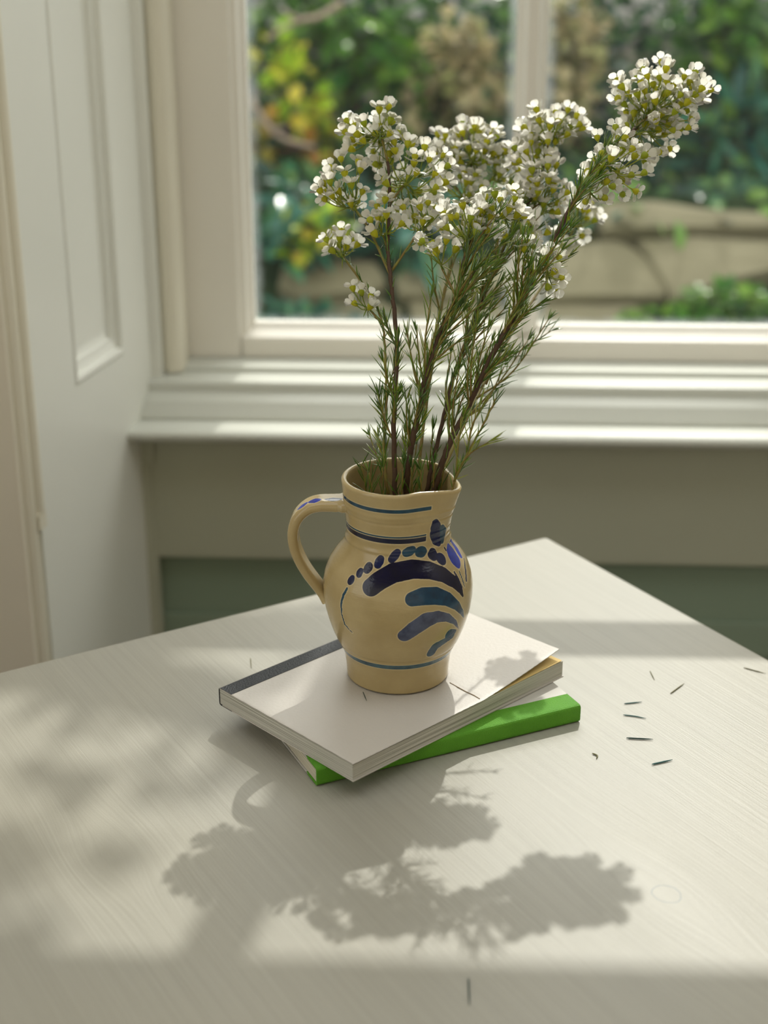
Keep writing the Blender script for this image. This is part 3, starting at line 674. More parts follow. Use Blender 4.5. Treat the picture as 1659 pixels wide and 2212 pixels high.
for k in (M_cup, M_center, M_stamen): me_flower.materials.append(k)
def petal_mesh(cup, name='petal'):
    L_, Wd = .0050, .0052; vs = []; fs = []; nu_, nv_ = 6, 4
    for i in range(nu_+1):
        t = i/nu_; w = Wd*.5*math.sqrt(max(.06, 1 - ((t-.56)/.47)**2))
        for j in range(nv_+1):
            s_ = (j/nv_-.5)*2; y = s_*w
            x = L_*t - (.0004*s_*s_ if i == nu_ else 0)
            vs.append((x, y, cup*(t**1.5)*.0013 + cup*.0007*s_*s_*t - .0006*max(0, t-.75)*3*(1 if cup > 1 else 0)))
    for i in range(nu_):
        for j in range(nv_): q = i*(nv_+1)+j; fs.append((q, q+nv_+1, q+nv_+2, q+1))
    m = mesh(name, vs, fs, True); m.materials.append(M_petal); return m
me_petals = [petal_mesh(1.0), petal_mesh(1.6), petal_mesh(.4)]
PET = {}
for kind, tilt in (('open', .30), ('half', .75), ('flat', .08)):
    PET[kind] = [Matrix.Rotation(2*math.pi*k/5, 4, 'Z') @ Matrix.Translation((.0018, 0, .0033)) @ Matrix.Rotation(-tilt, 4, 'Y') for k in range(5)]
me_bud_v, me_bud_f = lathe([(.0002, 0), (.0009, .0006), (.0015, .0016), (.0018, .0026), (.0017, .0036), (.0011, .0044), (.0001, .0046)], 8)
me_bud = mesh('flower_bud', me_bud_v, me_bud_f, True); me_bud.materials.append(M_bud)
n_fl = [0]
def add_flower(par, p, d, par_loc):
    d = d.normalized(); q = d.to_track_quat('Z', 'Y') @ Quaternion((0, 0, 1), rnd.random()*6.28)
    sc = rnd.uniform(.95, 1.2)
    o = bpy.data.objects.new('flower', me_flower); COL.objects.link(o); o.parent = par
    o.matrix_local = Matrix.LocRotScale(p - par_loc, q, Vector((sc,)*3))
    kd = rnd.choices(('open', 'half', 'flat'), (6, 2, 2))[0]; pm = me_petals[rnd.randrange(3)]
    for k in range(5):
        c = bpy.data.objects.new('petal', pm); COL.objects.link(c); c.parent = o
        c.matrix_local = PET[kd][k] @ Matrix.Rotation(rnd.uniform(-.18, .18), 4, 'Y') @ Matrix.Rotation(rnd.uniform(-.15, .15), 4, 'X')
    n_fl[0] += 1
class Needles:
    def __init__(s): s.v = []; s.f = []; s.t = []
    def one(s, p, d, L_, w, tint):
        d = d.normalized(); a = d.orthogonal().normalized(); a = (Matrix.Rotation(rnd.random()*6.28, 3, d) @ a); b = d.cross(a)
        bend = a*(L_*rnd.uniform(-.10, .16)); n = len(s.v)
        for (t, r) in ((0, .5), (.3, 1), (.72, .85), (1, .12)):
            c = p + d*(L_*t) + bend*(t*t)
            for k in range(3):
                an = 2.094*k; s.v.append(c + (a*math.cos(an) + b*math.sin(an))*(w*r)); s.t.append(tint)
        for i in range(3):
            for k in range(3): s.f.append((n+i*3+k, n+i*3+(k+1) % 3, n+(i+1)*3+(k+1) % 3, n+(i+1)*3+k))
        s.f.append((n+9, n+10, n+11))
    def along(s, line, step, L0, L1, spread=.5, tint=(0, .7), start=0., ang=(.3, .75)):
        for i in range(len(line)-1):
            a, b = line[i], line[i+1]; seg = (b-a).length; t_ = (b-a).normalized(); k = 0
            m = max(1, int(seg/step+rnd.random()))
            for q in range(m):
                p = a.lerp(b, (q+rnd.random())/m); side = Matrix.Rotation(rnd.random()*6.28, 3, t_) @ t_.orthogonal().normalized()
                an = rnd.uniform(*ang); s.one(p, t_*math.cos(an) + side*math.sin(an), rnd.uniform(L0, L1), rnd.uniform(.00034, .00052), rnd.uniform(*tint))
    def build(s, par, off):
        me = mesh('needle_leaves', [v-off for v in s.v], s.f, True)
        a = me.attributes.new('tint', 'FLOAT', 'POINT'); a.data.foreach_set('value', np.array(s.t, np.float32))
        o = obj('needle_leaves', me, M_needle, par); o['kind'] = 'stuff'; return o
UP = Vector((0, 0, 1))
PPM = FPX/1.06
def lean(p, k=.055): return (p[0], p[1], p[2] + k*max(0, (1040-p[1])/800)) if len(p) == 3 else p
def build_stem(label, line_px, r0, r1, clusters, shoots, needle_from=.25, needle_step=.004, bark=M_bark):
    if 'right' not in label and 'spout' not in label:
        kk = .085 if 'furthest left' in label else .055
        line_px = [lean(p, kk) for p in line_px]
        clusters = [([lean(p, kk) for p in c[0]], c[1], c[2], c[3], lean((c[2], c[3], c[4]), kk)[2], *c[5:]) for c in clusters]
        shoots = [([lean(p, kk) for p in s_[0]], *s_[1:]) for s_ in shoots]
    line = smoothline([pt(*p) for p in line_px], 8); off = Vector(line[0])
    root = empty('flower_stem', off); tag(root, label, 'flower stem', group='waxflower stems in the jug')
    mb = MB(); n = len(line); jit = [p + Vector((rnd.uniform(-1, 1), rnd.uniform(-1, 1), 0))*.00035 for p in line]
    mb.tube([p-off for p in jit], [r0 + (r1-r0)*i/(n-1) for i in range(n)], 7); mb.build('stem', bark, root, True)
    nd = Needles(); k0 = int(n*needle_from)
    nd.along(jit[k0:], needle_step*2.4, .008, .014, tint=(0, .55), ang=(.2, .6))
    for (path, node_i, cx, cy, Yc, rx, ry, cnt) in clusters:
        cnt = int(cnt*.98); base = [pt(*p) for p in path]; cen = pt(cx, cy, Yc); rxm, rym = rx/PPM, ry/PPM; rd = .5*(rxm+rym)*.85
        # flower places spread through a lumpy ellipsoid, no closer than a petal's reach
        pos = []; tries = 0; mind = .0066
        while len(pos) < cnt and tries < 6000:
            tries += 1
            v = Vector((rnd.gauss(0, 1), rnd.gauss(0, 1), rnd.gauss(0, 1))).normalized()*(rnd.random()**.34)
            p = cen + R*(v.x*rxm) + Vector((0, v.y*rd, 0)) + U*(v.z*rym)
            if all((p-q).length > mind for q in pos): pos.append(p)
            if tries % 700 == 0: mind *= .9
        bl = smoothline(base, 5) if len(base) > 1 else base
        node = bl[-1]
        # group flowers into umbels
        k = max(1, round(len(pos)/5)); cens = rnd.sample(pos, min(k, len(pos)))
        for it in range(5):
            gr = [[] for _ in cens]
            for p in pos: gr[min(range(len(cens)), key=lambda i: (cens[i]-p).length)].append(p)
            cens = [sum(g, Vector())/len(g) if g else cens[i] for i, g in enumerate(gr)]
        if len(bl) > 1:
            mb = MB(); mb.tube([p-off for p in bl], [.0010-.0003*i/(len(bl)-1) for i in range(len(bl))], 5); mb.build('twig', M_twig, root, True)
            nd.along(bl, .004, .006, .011, tint=(.1, .7))
        for g, c in zip(gr, cens):
            if not g: continue
            sub = c + (node - c)*min(.66, .016/max(.001, (node-c).length)) - UP*.002
            mb = MB(); mid = node.lerp(sub, .55) + Vector((rnd.uniform(-1, 1), rnd.uniform(-1, 1), rnd.uniform(.2, 1)))*.0025
            br = smoothline([node, mid, sub], 4)
            mb.tube([p-off for p in br], [.00062-.0002*i/(len(br)-1) for i in range(len(br))], 5)
            nd.along(br[len(br)//3:], .0030, .007, .012, tint=(.25, 1), ang=(.25, .6))
            for p in g:
                out = ((p-sub).normalized()*.75 + UP*.62 + Vector((0, .85, 0)) + (p-cen).normalized()*.3 + Vector((rnd.uniform(-1, 1), rnd.uniform(-1, 1), rnd.uniform(-1, 1)))*.28).normalized()
                m2 = sub.lerp(p, .5) + UP*-.0012
                mb.tube([q-off for q in smoothline([sub, m2, p], 3)], [.00044, .00042, .0004, .0004, .0004, .00044, .0006], 5)
                add_flower(root, p, out, off)
                if rnd.random() < .75: nd.one(sub.lerp(p, rnd.uniform(.1, .5)), (out + Vector((rnd.uniform(-1, 1), rnd.uniform(-1, 1), rnd.uniform(-1, 1)))*.6), rnd.uniform(.006, .010), .00045, rnd.uniform(.2, 1))
            mb.build('twig', M_pedicel, root, True)
    for (path, st, tint) in shoots:
        sl = smoothline([pt(*p) for p in path], 6)
        mb = MB(); mb.tube([p-off for p in sl], [.0008-.0004*i/(len(sl)-1) for i in range(len(sl))], 5); mb.build('twig', M_twig, root, True)
        nd.along(sl, st*1.75, .0105, .018, tint=tint, ang=(.2, .62))
        tp = sl[-1]; tt = (sl[-1]-sl[-2]).normalized()
        for q in range(5): nd.one(tp, tt + Vector((rnd.uniform(-1, 1), rnd.uniform(-1, 1), rnd.uniform(-1, 1)))*.35, rnd.uniform(.006, .012), .00045, rnd.uniform(*tint))
    nd.build(root, off)
    return root
def side_shoots(line_px, n, y0, y1, L0, L1, lean, st=.0038, tint=(.05, .9), dY=.012):
    out = []
    for k in range(n):
        y = rnd.uniform(y0, y1)
        for i in range(len(line_px)-1):
            a, b = line_px[i], line_px[i+1]
            if min(a[1], b[1]) <= y <= max(a[1], b[1]): break
        f = (y-a[1])/(b[1]-a[1]) if b[1] != a[1] else 0
        x = a[0]+(b[0]-a[0])*f; Y = a[2]+(b[2]-a[2])*f; L_ = rnd.uniform(L0, L1)
        an = math.atan2(b[0]-a[0], -(b[1]-a[1])) + lean + rnd.uniform(-.34, .34)
        s_ = rnd.uniform(-1, 1)*dY*1.6 + .0003*L_*.3
        out.append(([(x, y, Y), (x+math.sin(an-.06)*L_*.5, y-math.cos(an-.06)*L_*.5, Y+s_*.5), (x+math.sin(an)*L_, y-math.cos(an)*L_, Y+s_)], st, tint))
    return out

S1 = [(868,1210,.895), (862,1120,.893), (853,1050,.893), (851,900,.905), (858,760,.93), (846,620,.960), (838,545,.980), (842,440,1.01), (838,350,1.03)]
build_stem('upright brown waxflower stem, furthest left of the thick stems, bearing the tall white flower head', S1, .0019, .0011,
    [([(838,350,1.03), (822,290,1.04)], 0, 806, 296, 1.045, 62, 70, 34),
     ([(842,440,1.01), (872,400,1.02)], 0, 893, 395, 1.03, 88, 92, 40),
     ([(846,600,.965), (800,500,.995), (770,455,1.01)], 0, 738, 400, 1.02, 50, 58, 19),
     ([(840,545,.98), (828,510,.99)], 0, 828, 480, .99, 34, 40, 9),
     ([(843,590,.97), (905,500,.99)], 0, 925, 478, 1.0, 55, 55, 14)],
    side_shoots(S1, 3, 860, 1040, 60, 120, -.03, .0046) + side_shoots(S1, 3, 640, 900, 40, 70, -.05, .005), .2, .0052)
S2 = [(884,1215,.905), (880,1120,.902), (878,1050,.9), (889,960,.902), (908,880,.91), (918,820,.915), (950,720,.93), (985,640,.945), (1003,560,.96), (1030,500,.975)]
build_stem('bent dark waxflower stem behind the upright one, with flowers low in the bouquet centre', S2, .0024, .0011,
    [([(1003,560,.96), (1010,520,.965)], 0, 1010, 482, .97, 46, 46, 17),
     ([(1030,500,.975), (1080,470,.98)], 0, 1085, 452, .98, 52, 45, 17),
     ([(985,640,.945), (955,580,.96)], 0, 948, 535, .96, 36, 34, 6)],
    side_shoots(S2, 13, 600, 960, 90, 200, .06) + side_shoots(S2, 9, 560, 860, 70, 150, .32) + side_shoots(S2, 6, 900, 1040, 60, 120, .1, .0042), .3, .0042)
S3 = [(905,1215,.905), (925,1120,.9), (943,1040,.9), (968,965,.905), (1010,880,.915), (1062,770,.925), (1112,680,.94), (1162,580,.955), (1215,480,.975), (1265,395,.995), (1318,325,1.02), (1375,275,1.04)]
build_stem('long leaning brown waxflower stem reaching to the big round flower head on the right', S3, .0022, .0014,
    [([(1375,275,1.04), (1400,250,1.05)], 0, 1432, 210, 1.06, 100, 84, 64),
     ([(1350,300,1.03), (1375,290,1.035)], 0, 1395, 290, 1.05, 75, 58, 26),
     ([(1265,395,.995), (1300,360,1.0)], 0, 1328, 352, 1.01, 58, 72, 26),
     ([(1240,440,.985), (1270,410,.99)], 0, 1295, 415, 1.0, 40, 32, 7),
     ([(1150,600,.95), (1180,575,.95)], 0, 1198, 580, .95, 26, 46, 10),
     ([(1150,605,.95), (1140,560,.95)], 0, 1150, 545, .95, 24, 22, 3)],
    side_shoots(S3, 13, 620, 960, 90, 190, -.14) + side_shoots(S3, 8, 600, 900, 90, 170, .06) + side_shoots(S3, 9, 330, 560, 45, 95, .05, .0042, (0, .9)) + side_shoots(S3, 6, 640, 860, 70, 140, .25), .28, .0036)
S4 = [(900,1215,.91), (915,1120,.905), (926,1040,.905), (946,950,.915), (985,800,.945), (1030,680,.97), (1076,560,.995), (1122,470,1.01), (1162,400,1.025), (1182,320,1.04)]
build_stem('green-brown waxflower stem in front of the glazing bar, topped by a small flower head', S4, .0016, .0010,
    [([(1182,320,1.04), (1190,290,1.04)], 0, 1193, 280, 1.045, 64, 46, 26),
     ([(1162,400,1.025), (1175,370,1.03)], 0, 1160, 335, 1.04, 50, 45, 13),
     ([(1122,470,1.01), (1165,440,1.02)], 0, 1178, 415, 1.02, 62, 55, 26),
     ([(1100,520,1.0), (1120,480,1.0)], 0, 1125, 500, 1.0, 60, 38, 15)],
    [([(900,1170,.9), (893,1090,.896), (888,1010,.894)], .0045, (0, .3)), ([(915,1170,.9), (912,1090,.89), (908,1015,.885)], .0045, (0, .3)), ([(930,1170,.91), (935,1090,.9), (938,1000,.895)], .0045, (0, .3)), ([(870,1170,.895), (866,1090,.888), (872,1005,.885)], .0045, (0, .3)), ([(945,1150,.905), (950,1080,.9), (962,990,.9)], .0045, (0, .4)), ([(880,1170,.91), (884,1090,.91), (900,960,.915)], .004, (0, .4)), ([(905,1170,.915), (920,1080,.915), (935,930,.92)], .004, (.1, .5))] + side_shoots(S4, 16, 560, 960, 90, 210, .05) + side_shoots(S4, 8, 480, 700, 60, 120, -.16), .25, .0036)
S5 = [(890,1215,.915), (896,1120,.913), (902,1040,.912), (918,900,.935), (940,740,.975), (958,640,1.0), (985,530,1.03), (1008,440,1.055), (1015,380,1.07)]
build_stem('slender pinkish waxflower stem at the back carrying the broad central flower head', S5, .0012, .0009,
    [([(1015,380,1.07), (1020,350,1.07)], 0, 1025, 318, 1.075, 72, 58, 30),
     ([(1008,440,1.055), (970,380,1.065)], 0, 955, 340, 1.07, 45, 55, 15),
     ([(1008,440,1.055), (1060,390,1.07)], 0, 1085, 355, 1.08, 40, 55, 16),
     ([(1000,470,1.045), (1000,430,1.05)], 0, 1000, 400, 1.055, 60, 36, 13)],
    side_shoots(S5, 8, 620, 900, 80, 160, -.12, .0046, (.2, .9)), .35, .006, M_twig)
S6 = [(915,1215,.915), (935,1120,.915), (952,1030,.915), (1010,900,.95), (1065,790,.99), (1130,680,1.04), (1190,590,1.08), (1228,520,1.1)]
build_stem('thin waxflower stem furthest back, its small flower tuft showing behind the leaning stem', S6, .0012, .0009,
    [([(1228,520,1.1), (1240,490,1.1)], 0, 1254, 465, 1.105, 34, 48, 13), ([(1200,575,1.085), (1215,545,1.09)], 0, 1215, 530, 1.09, 26, 30, 5)],
    [([(1010,900,.95), (1075,830,.97), (1140,735,.985)], .003, (0, .7)), ([(1030,860,.96), (1110,800,.975), (1185,690,.99)], .003, (0, .7)), ([(1065,790,.99), (1120,760,1.0), (1190,715,1.01)], .0034, (0, .6)),
     ([(1010,900,.95), (1050,870,.96), (1090,790,.97)], .003, (0, .7)), ([(1050,830,.97), (1090,740,.99), (1130,660,1.0)], .0035, (.1, .8))], .4, .006, M_twig)
S7 = [(852,1210,.9), (845,1120,.897), (836,1050,.895), (830,960,.90), (834,860,.91), (832,760,.925), (826,700,.935), (812,655,.945)]
build_stem('thin waxflower sprig furthest left in the jug, with one small raised tuft', S7, .0010, .0008,
    [([(826,700,.935), (800,670,.94)], 0, 786, 648, .94, 30, 28, 6),
     ([(812,655,.945), (775,600,.95), (742,556,.955)], 0, 735, 524, .957, 38, 22, 9)],
    side_shoots(S7, 5, 800, 1040, 60, 110, -.03, .005), .3, .006, M_twig)
S8 = [(950,1190,.885), (966,1110,.88), (981,1040,.879), (1015,970,.878), (1050,905,.88), (1072,860,.882)]
build_stem('pale green leafy shoot without flowers leaning over the spout of the jug', S8, .0009, .0006, [],
    [([(981,1040,.879), (1010,985,.87), (1055,955,.868)], .0036, (.55, 1)), ([(1010,975,.878), (1020,920,.885), (1040,880,.89)], .0036, (.5, 1)), ([(985,1030,.879), (990,960,.885), (1000,900,.89)], .004, (.3, .9))], .35, .0038, M_twig)
# loose tips standing inside the mouth at its left side
S9 = [(815,1210,.9), (802,1130,.89), (793,1070,.888), (780,1003,.886)]
build_stem('short green needle sprig standing inside the left of the jug mouth', S9, .0006, .0004, [], [([(800,1110,.888), (803,1060,.888), (797,1020,.888)], .006, (.1, .6)), ([(825,1130,.89), (828,1080,.89), (825,1010,.89)], .006, (.1, .5))], .4, .006, M_twig)

# ------------------------------------------------------------------ fallen needles on the table
fm = {}
M_fall = [mat('fallen_needle_dark', '#28403a', .5), mat('fallen_needle_olive', '#6d6a45', .6), mat('fallen_needle_teal', '#2a5a58', .5)]
def fallen(x0, y0, x1, y1, label, m_, w=.0007, z=TZ, bend=.0):
    a = ptz(x0, y0, z+w*.8); b = ptz(x1, y1, z+w*.8); d = b-a; sd = Vector((-d.y, d.x, 0)).normalized()*(d.length*bend)
    mb = MB(); c = (a+b)/2; P_ = smoothline([a-c, (a+b)/2 - c + sd, b-c], 4)
    w = w*.68; mb.tube(P_, [w*.35] + [w*.9]*(len(P_)-4) + [w*.75, w*.55, w*.2], 6)
    o = mb.build('fallen_needle', M_fall[m_], None, True); o.location = c
    tag(o, label, 'needle leaf', 'needle leaves fallen on the table')
fallen(1348, 1520, 1387, 1516, 'fallen green needle lying level just above the one with a forked end', 2)
fallen(1346, 1544, 1396, 1552, 'fallen green needle with a forked end, second of three below each other', 2, bend=.04)
fallen(1353, 1594, 1411, 1597, 'longest dark green fallen needle, lowest of three lying level beside the green book', 0, .0009)
fallen(1408, 1651, 1453, 1641, 'teal fallen needle tilted on the bare table, nearest of the group right of the books', 2, .0009)
fallen(1448, 1498, 1478, 1476, 'olive fallen needle slanting on the table, with a split tip', 1)
fallen(1404, 1449, 1414, 1469, 'short pale fallen needle pointing at the window, behind the slanting olive one', 1, .0005)
fallen(1606, 1442, 1655, 1455, 'thin olive fallen needle close to the far right table edge', 1, .0006)
fallen(1279, 1627, 1288, 1639, 'tiny curled brown fallen leaf on the table in front of the green book', 1, .0008, bend=.3)
fallen(1012, 2112, 1014, 2172, 'lone grey fallen needle on the shaded table edge closest to the viewer', 0, .0007)
fallen(541, 1421, 543, 1444, 'small fallen needle on the table behind the dark notebook spine', 1, .0005)
ZN = JB.z
fallen(784, 1494, 792, 1514, 'dark fallen needle lying on the white notebook by the jug foot', 0, .0005, ZN)

# ------------------------------------------------------------------ garden beyond the glass
M_stone = mat('sandstone', '#8f8a72', .85, .2, var=.35, vscale=7, bump=.6, bscale=22, col2='#76725c')
M_soil = mat('mossy_soil', '#35452c', .95, .1, var=.5, vscale=9, col2='#22321f')
B0 = Vector((0, 4.0, pt(1100, 700, 4.0).z)); SL = math.radians(34)
BN = Vector((0, -math.sin(SL), math.cos(SL)))
gr0 = B0 - BN*.035
mb = MB()
def bank(Y): return gr0.z + (Y-4.0)*math.tan(SL)
prof = [(1.78, .05), (3.3, .05), (3.55, bank(3.55)), (4.45, bank(4.45)), (4.62, .05), (8.5, .05), (8.5, -.3), (1.78, -.3)]
mb.prism(prof, 'x', -3.5, 4.5)
gd = mb.build('terrain', M_soil); tag(gd, 'dark mossy garden bank rising beyond the window', 'garden bank', kind='structure')
rk = empty('rockery', B0); tag(rk, 'rockery of flat pale stones set in the bank outside the window', 'rockery')
def stone(poly, th_=.07, rise=0.0, n=BN):
    P_ = [ptp(x, y, B0 + BN*rise, n) for (x, y) in poly]; c = sum(P_, Vector())/len(P_)
    # rounded arrises: inset top ring, outer ring below
    rings = [(.93, .0), (.98, -.008), (1.0, -.022), (.99, -th_)]
    # finer outline
    O = []
    for i in range(len(P_)):
        a, b = P_[i], P_[(i+1) % len(P_)]
        for k in range(3): O.append(a.lerp(b, k/3) + Vector((noise.noise(a*9+Vector((k, 0, 0)))*.008, 0, noise.noise(b*7+Vector((0, k, 0)))*.006)))
    n_ = len(O); vs = []
    for (s_, d) in rings:
        for p in O: vs.append(c + (p-c)*s_ + BN*d - B0)
    top_c = len(vs); vs.append(c + BN*.006 - B0)
    fs = [(k*n_+i, (k+1)*n_+i, (k+1)*n_+(i+1) % n_, k*n_+(i+1) % n_) for k in range(3) for i in range(n_)] + [(top_c, i, (i+1) % n_) for i in range(n_)]
    fs.append(tuple(range(3*n_, 4*n_))[::-1])
    obj('stone', mesh('stone', vs, fs), M_stone, rk)
stone([(1236,524), (1330,516), (1372,530), (1446,604), (1438,640), (1180,642), (1130,600)], .09, .03)
stone([(1380,518), (1500,508), (1720,520), (1760,556), (1560,612), (1455,644), (1430,606)], .10, .045)
stone([(1290,436), (1400,432), (1560,455), (1720,462), (1740,488), (1300,494)], .12, .06)
stone([(1170,655), (1370,655), (1420,690), (1400,716), (1120,716)], .06, .01)
stone([(612,560), (700,545), (812,566), (838,602), (800,632), (640,640), (598,610)], .08, .03)
stone([(850,590), (960,560), (1110,560), (1120,612), (1000,640), (860,636)], .08, .025)
stone([(640,655), (820,646), (870,668), (840,705), (650,700)], .06, .0)
stone([(880,650), (1080,650), (1105,690), (1080,716), (890,710)], .06, .0)
stone([(1470,655), (1560,622), (1760,572), (1800,640), (1640,655), (1520,690)], .05, -.03)

# leaves shared by all the shrubs
def leaf_mesh(name, L_, Wd, curl=.12):
    vs = []; fs = []; ts = [0, .12, .32, .55, .78, 1]; ws = [.05, .55, .95, 1, .62, .02]
    for t, w in zip(ts, ws):
        for s_ in (-1, 0, 1): vs.append((L_*t, s_*Wd*.5*w, curl*L_*(t*(1-t))*1.2 + abs(s_)*w*Wd*.12 - curl*L_*t*t*.5))
    for i in range(5):
        for k in range(2): q = i*3+k; fs.append((q, q+3, q+4, q+1))
    return mesh(name, vs, fs, True)
def leaf_cloud(vlist, flist, tlist, p, q, sc, src, tint):
    n = len(vlist); m = Matrix.LocRotScale(p, q, Vector((sc,)*3))
    for v in src.vertices: vlist.append(m @ v.co); tlist.append(tint)
    for f in src.polygons: flist.append(tuple(i+n for i in f.vertices))
def rq(): return Quaternion((rnd.gauss(0, 1), rnd.gauss(0, 1), rnd.gauss(0, 1), rnd.gauss(0, 1))).normalized()
def leaf_q(out):
    d = (out*.6 + Vector((rnd.gauss(0, 1), rnd.gauss(0, 1), rnd.gauss(-.2, .8)))*.6).normalized()
    return d.to_track_quat('X', 'Z') @ Quaternion((1, 0, 0), rnd.uniform(-1, 1))
def shrub(name, label, blobs, cols, lsize, n_mass, n_leaf, lw=.55, trans=.45, cat='shrub', core=True):
    """blobs: (px, py, Y, rx_px, ry_px); a woody core, a mass of foliage and separately hung outer leaves"""
    c0 = pt(blobs[0][0], blobs[0][1], blobs[0][2]); base = Vector((c0.x, c0.y, bank(min(c0.y, 4.6))))
    root = empty(name, base); tag(root, label, cat, group='shrubs in the garden outside the window')
    mA = leafmat(name+'_leaf', *cols, trans, .24, attr=True); mB = leafmat(name+'_leaf_outer', *cols, trans, .24)
    src = leaf_mesh('leaf', lsize, lsize*lw); src.materials.append(mB)
    vs, fs, ts = [], [], []; ww = sum(b[3]*b[4] for b in blobs)
    mbs = MB()
    for (x, y, Y, rx, ry) in blobs:
        c = pt(x, y, Y); sc = Y*1.03/FPX; ax, az = rx*sc, ry*sc; ay = .5*(ax+az)*.6; share = rx*ry/ww
        for k in range(int(n_mass*share)):
            v = Vector((rnd.gauss(0, 1), rnd.gauss(0, 1), rnd.gauss(0, 1))).normalized()*(rnd.random()**.4)
            p = c + Vector((v.x*ax, v.y*ay, v.z*az)); leaf_cloud(vs, fs, ts, p-base, leaf_q(v), rnd.uniform(.7, 1.2), src, rnd.random())
        for k in range(int(n_leaf*share)+1):
            v = Vector((rnd.gauss(0, 1), rnd.gauss(-.9, .6), rnd.gauss(0, 1))).normalized()*rnd.uniform(.85, 1.1)
            p = c + Vector((v.x*ax, v.y*ay, v.z*az))
            o = bpy.data.objects.new('leaf', src); COL.objects.link(o); o.parent = root
            o.matrix_local = Matrix.LocRotScale(p-base, leaf_q(v), Vector((rnd.uniform(.8, 1.3),)*3))
        st = smoothline([base + Vector((rnd.uniform(-.05, .05), 0, -.05)), base.lerp(c, .5) + Vector((rnd.uniform(-.05, .05), rnd.uniform(-.04, .04), 0)), c], 4)
        mbs.tube([p-base for p in st], [.012-.007*i/(len(st)-1) for i in range(len(st))], 6)
    mbs.build('stem', M_bark, root, True)
    me = mesh('foliage', vs, fs, True); a = me.attributes.new('tint', 'FLOAT', 'POINT'); a.data.foreach_set('value', np.array(ts, np.float32))
    o = obj('foliage', me, mA, root); o['kind'] = 'stuff'
    return root
DG = ('#0f3634', '#376f4c', '#8fbc58'); MG = ('#37702e', '#649c3c', '#98c448'); YG = ('#a8dc30', '#d8f048', '#f0d84c'); BG_ = ('#c2b488', '#d8caa2', '#a8b070'); BL = ('#2c6a60', '#4a8c78', '#64a068'); OR = ('#b8802c', '#c9a63a', '#a0b03c')
shrub('hedge', 'tall dark evergreen hedge filling the back of the garden', [(620,100,5.3,330,330), (1000,90,5.4,330,330), (1380,90,5.3,330,330), (1700,120,5.3,300,330), (400,200,5.3,280,330), (-150,150,5.3,300,360), (-700,150,5.3,300,360), (-1250,150,5.3,300,360), (2250,150,5.3,320,360), (1000,360,5.0,450,130), (1500,330,5.0,330,130), (650,390,4.95,280,130), (1250,440,4.42,520,34), (1000,450,4.42,300,50), (650,440,4.35,260,60)], DG, .075, 10500, 230, trans=.5, cat='hedge')
shrub('climbing_vine', 'yellow-green leafy vine trailing beside the left window stile', [(640,190,4.9,50,70), (690,300,4.9,40,70), (600,110,4.95,50,40)], YG, .06, 110, 46, .7, cat='vine')
shrub('autumn_sprig', 'orange and yellow leaf sprig low beside the left sash stile', [(570,300,4.8,34,55), (690,330,4.8,34,26)], OR, .055, 34, 20, .7, cat='sprig')
shrub('laurel_bush', 'broad mid green leaves above the left flower head', [(770,90,5.1,150,90), (880,200,5.0,70,80), (640,40,5.2,120,60)], MG, .11, 220, 50, .45, cat='bush')
shrub('dry_hydrangea', 'beige dried flower bush seen left of the glazing bar', [(990,130,4.9,70,90), (1060,220,4.9,60,70), (930,230,4.95,60,50)], BG_, .05, 330, 60, .8, cat='bush')
shrub('dry_seed_bush', 'beige dried flower bush just right of the glazing bar', [(1245,90,4.95,60,100), (1230,230,4.9,45,60)], BG_, .05, 220, 50, .8, cat='bush')
shrub('bluish_bush', 'blue-green bush with long leaves behind the left flower head', [(680,455,4.25,110,60), (860,330,5.1,120,70), (600,520,4.1,50,50), (880,500,4.2,110,50)], BL, .13, 170, 36, .35, cat='bush')
shrub('bright_bush', 'bright green bush at the top right corner of the view outside', [(1560,70,5.0,80,70), (1640,180,5.0,50,70)], MG, .08, 170, 44, .6, cat='bush')
shrub('strap_leaf_plant', 'dull green plant with long blade leaves behind the big round flower head', [(1590,330,4.9,90,110), (1440,400,5.0,70,50)], BL, .17, 90, 30, .22, cat='plant')
shrub('golden_plant', 'small yellow-green plant above the stones at left', [(700,490,4.12,60,40), (645,535,4.08,34,24)], YG, .05, 80, 26, .6, cat='plant')
shrub('golden_tuft', 'small tuft of golden leaves beside the flat stones', [(1285,500,4.35,34,26)], OR, .045, 30, 14, .6, cat='plant')
shrub('creeping_plant', 'low green creeping plant in front of the stones at lower right', [(1570,655,3.95,100,34), (1420,688,3.9,80,16)], MG, .04, 200, 40, .7, cat='plant')
shrub('low_fern', 'low blue-green plant at the foot of the left pane', [(640,690,3.9,90,30), (780,706,3.9,80,16)], BL, .045, 160, 30, .6, cat='plant')
M_dry = mat('dry_branch', '#a8978a', .8, .2)
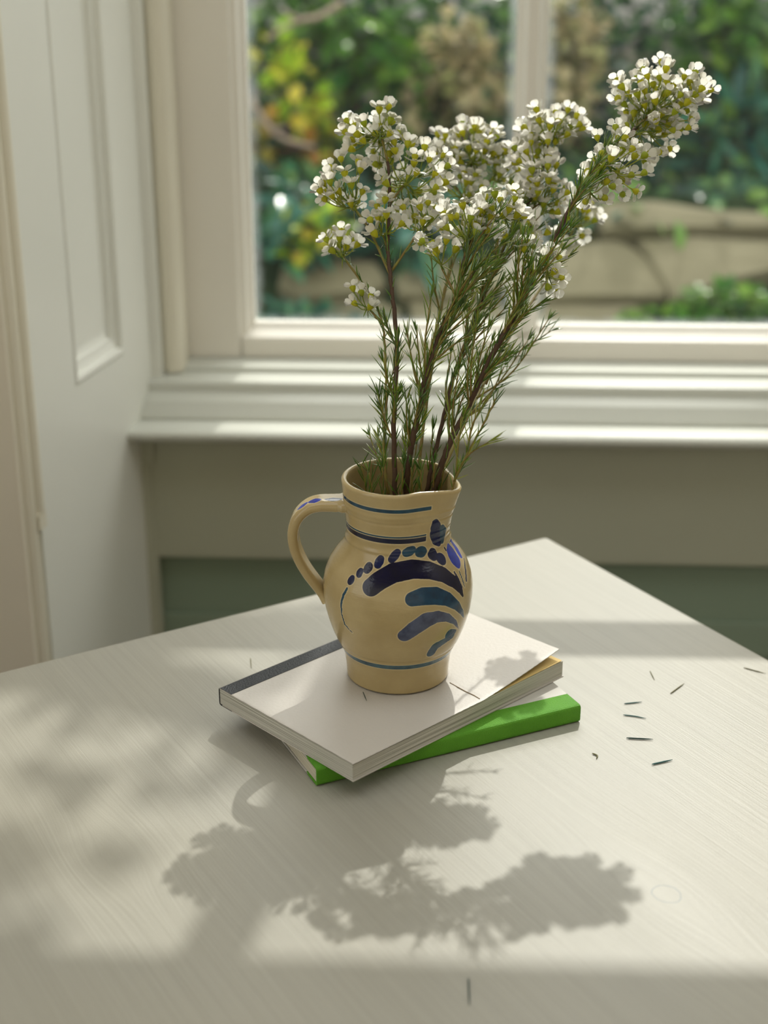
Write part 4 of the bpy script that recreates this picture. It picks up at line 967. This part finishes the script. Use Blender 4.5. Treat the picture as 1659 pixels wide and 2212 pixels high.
def branch(label, pts, r):
    mb = MB(); P_ = smoothline([pt(*p) for p in pts], 6); c = P_[0]
    mb.tube([p-c for p in P_], [r*(1-.5*i/(len(P_)-1)) for i in range(len(P_))], 7)
    k = len(P_)//2; mb.tube([P_[k]-c, P_[k]-c + (P_[k+2]-P_[k]).normalized()*.06 + Vector((0, -.02, .05))], [r*.6, r*.25], 6)
    o = mb.build('branch', M_dry, None, True); o.location = c; tag(o, label, 'branch'); return o
branch('pale bare branch in the upper left of the garden', [(740,5,4.7), (690,36,4.7), (650,44,4.7), (610,62,4.7), (575,86,4.7)], .011)
branch('pale bare branch curving under the yellow vine', [(540,215,4.65), (570,262,4.65), (610,298,4.65), (680,318,4.65)], .012)

# tree overhead: out of the picture, it dapples the sun falling through the left pane
tr = empty('overhanging_branch', (-1.5, 3.9, 0)); tag(tr, 'leafy tree limb outside, dappling the left of the table with shade', 'tree')
mt = leafmat('tree_leaf', '#3d6a24', '#5d8a2c', '#7aa035', .35, .4, attr=True); src = leaf_mesh('tree_leaf', .042, .024)
vs, fs, ts = [], [], []; o3 = Vector((-1.5, 3.9, 0)); r3 = random.Random(3)
back = -SUN_D/(-SUN_D.y if SUN_D.y > 0 else -SUN_D.y)
k_ = 0
while k_ < 125:
    x = r3.uniform(-.42, .04); z = TZ + r3.uniform(.16, 1.25); dep = r3.uniform(.85, 1.15)
    if x > -.06 and r3.random() < (x+.06)/.10: continue
    k_ += 1
    for q_ in range(9):                      # leaves grow in small tufts along the twigs
        p = Vector((x + r3.gauss(0, .022), 1.67, z + r3.gauss(0, .011))) + Vector((.195, 1, 1.04))*(dep + r3.gauss(0, .02))
        leaf_cloud(vs, fs, ts, p-o3, rq(), r3.uniform(.7, 1.2), src, r3.random())
me = mesh('foliage', vs, fs, True); a = me.attributes.new('tint', 'FLOAT', 'POINT'); a.data.foreach_set('value', np.array(ts, np.float32))
o = obj('foliage', me, mt, tr); o['kind'] = 'stuff'
mb = MB(); mb.tube(smoothline([(0, 0, 0), (.05, -.2, 1.2), (.3, -.7, 1.9), (.9, -1.1, 2.35), (1.75, -1.25, 2.6)], 5), [.09-.003*i for i in range(21)], 10); mb.build('limb', M_bark, tr, True)
print('flowers', n_fl[0], 'objects', len(bpy.data.objects))
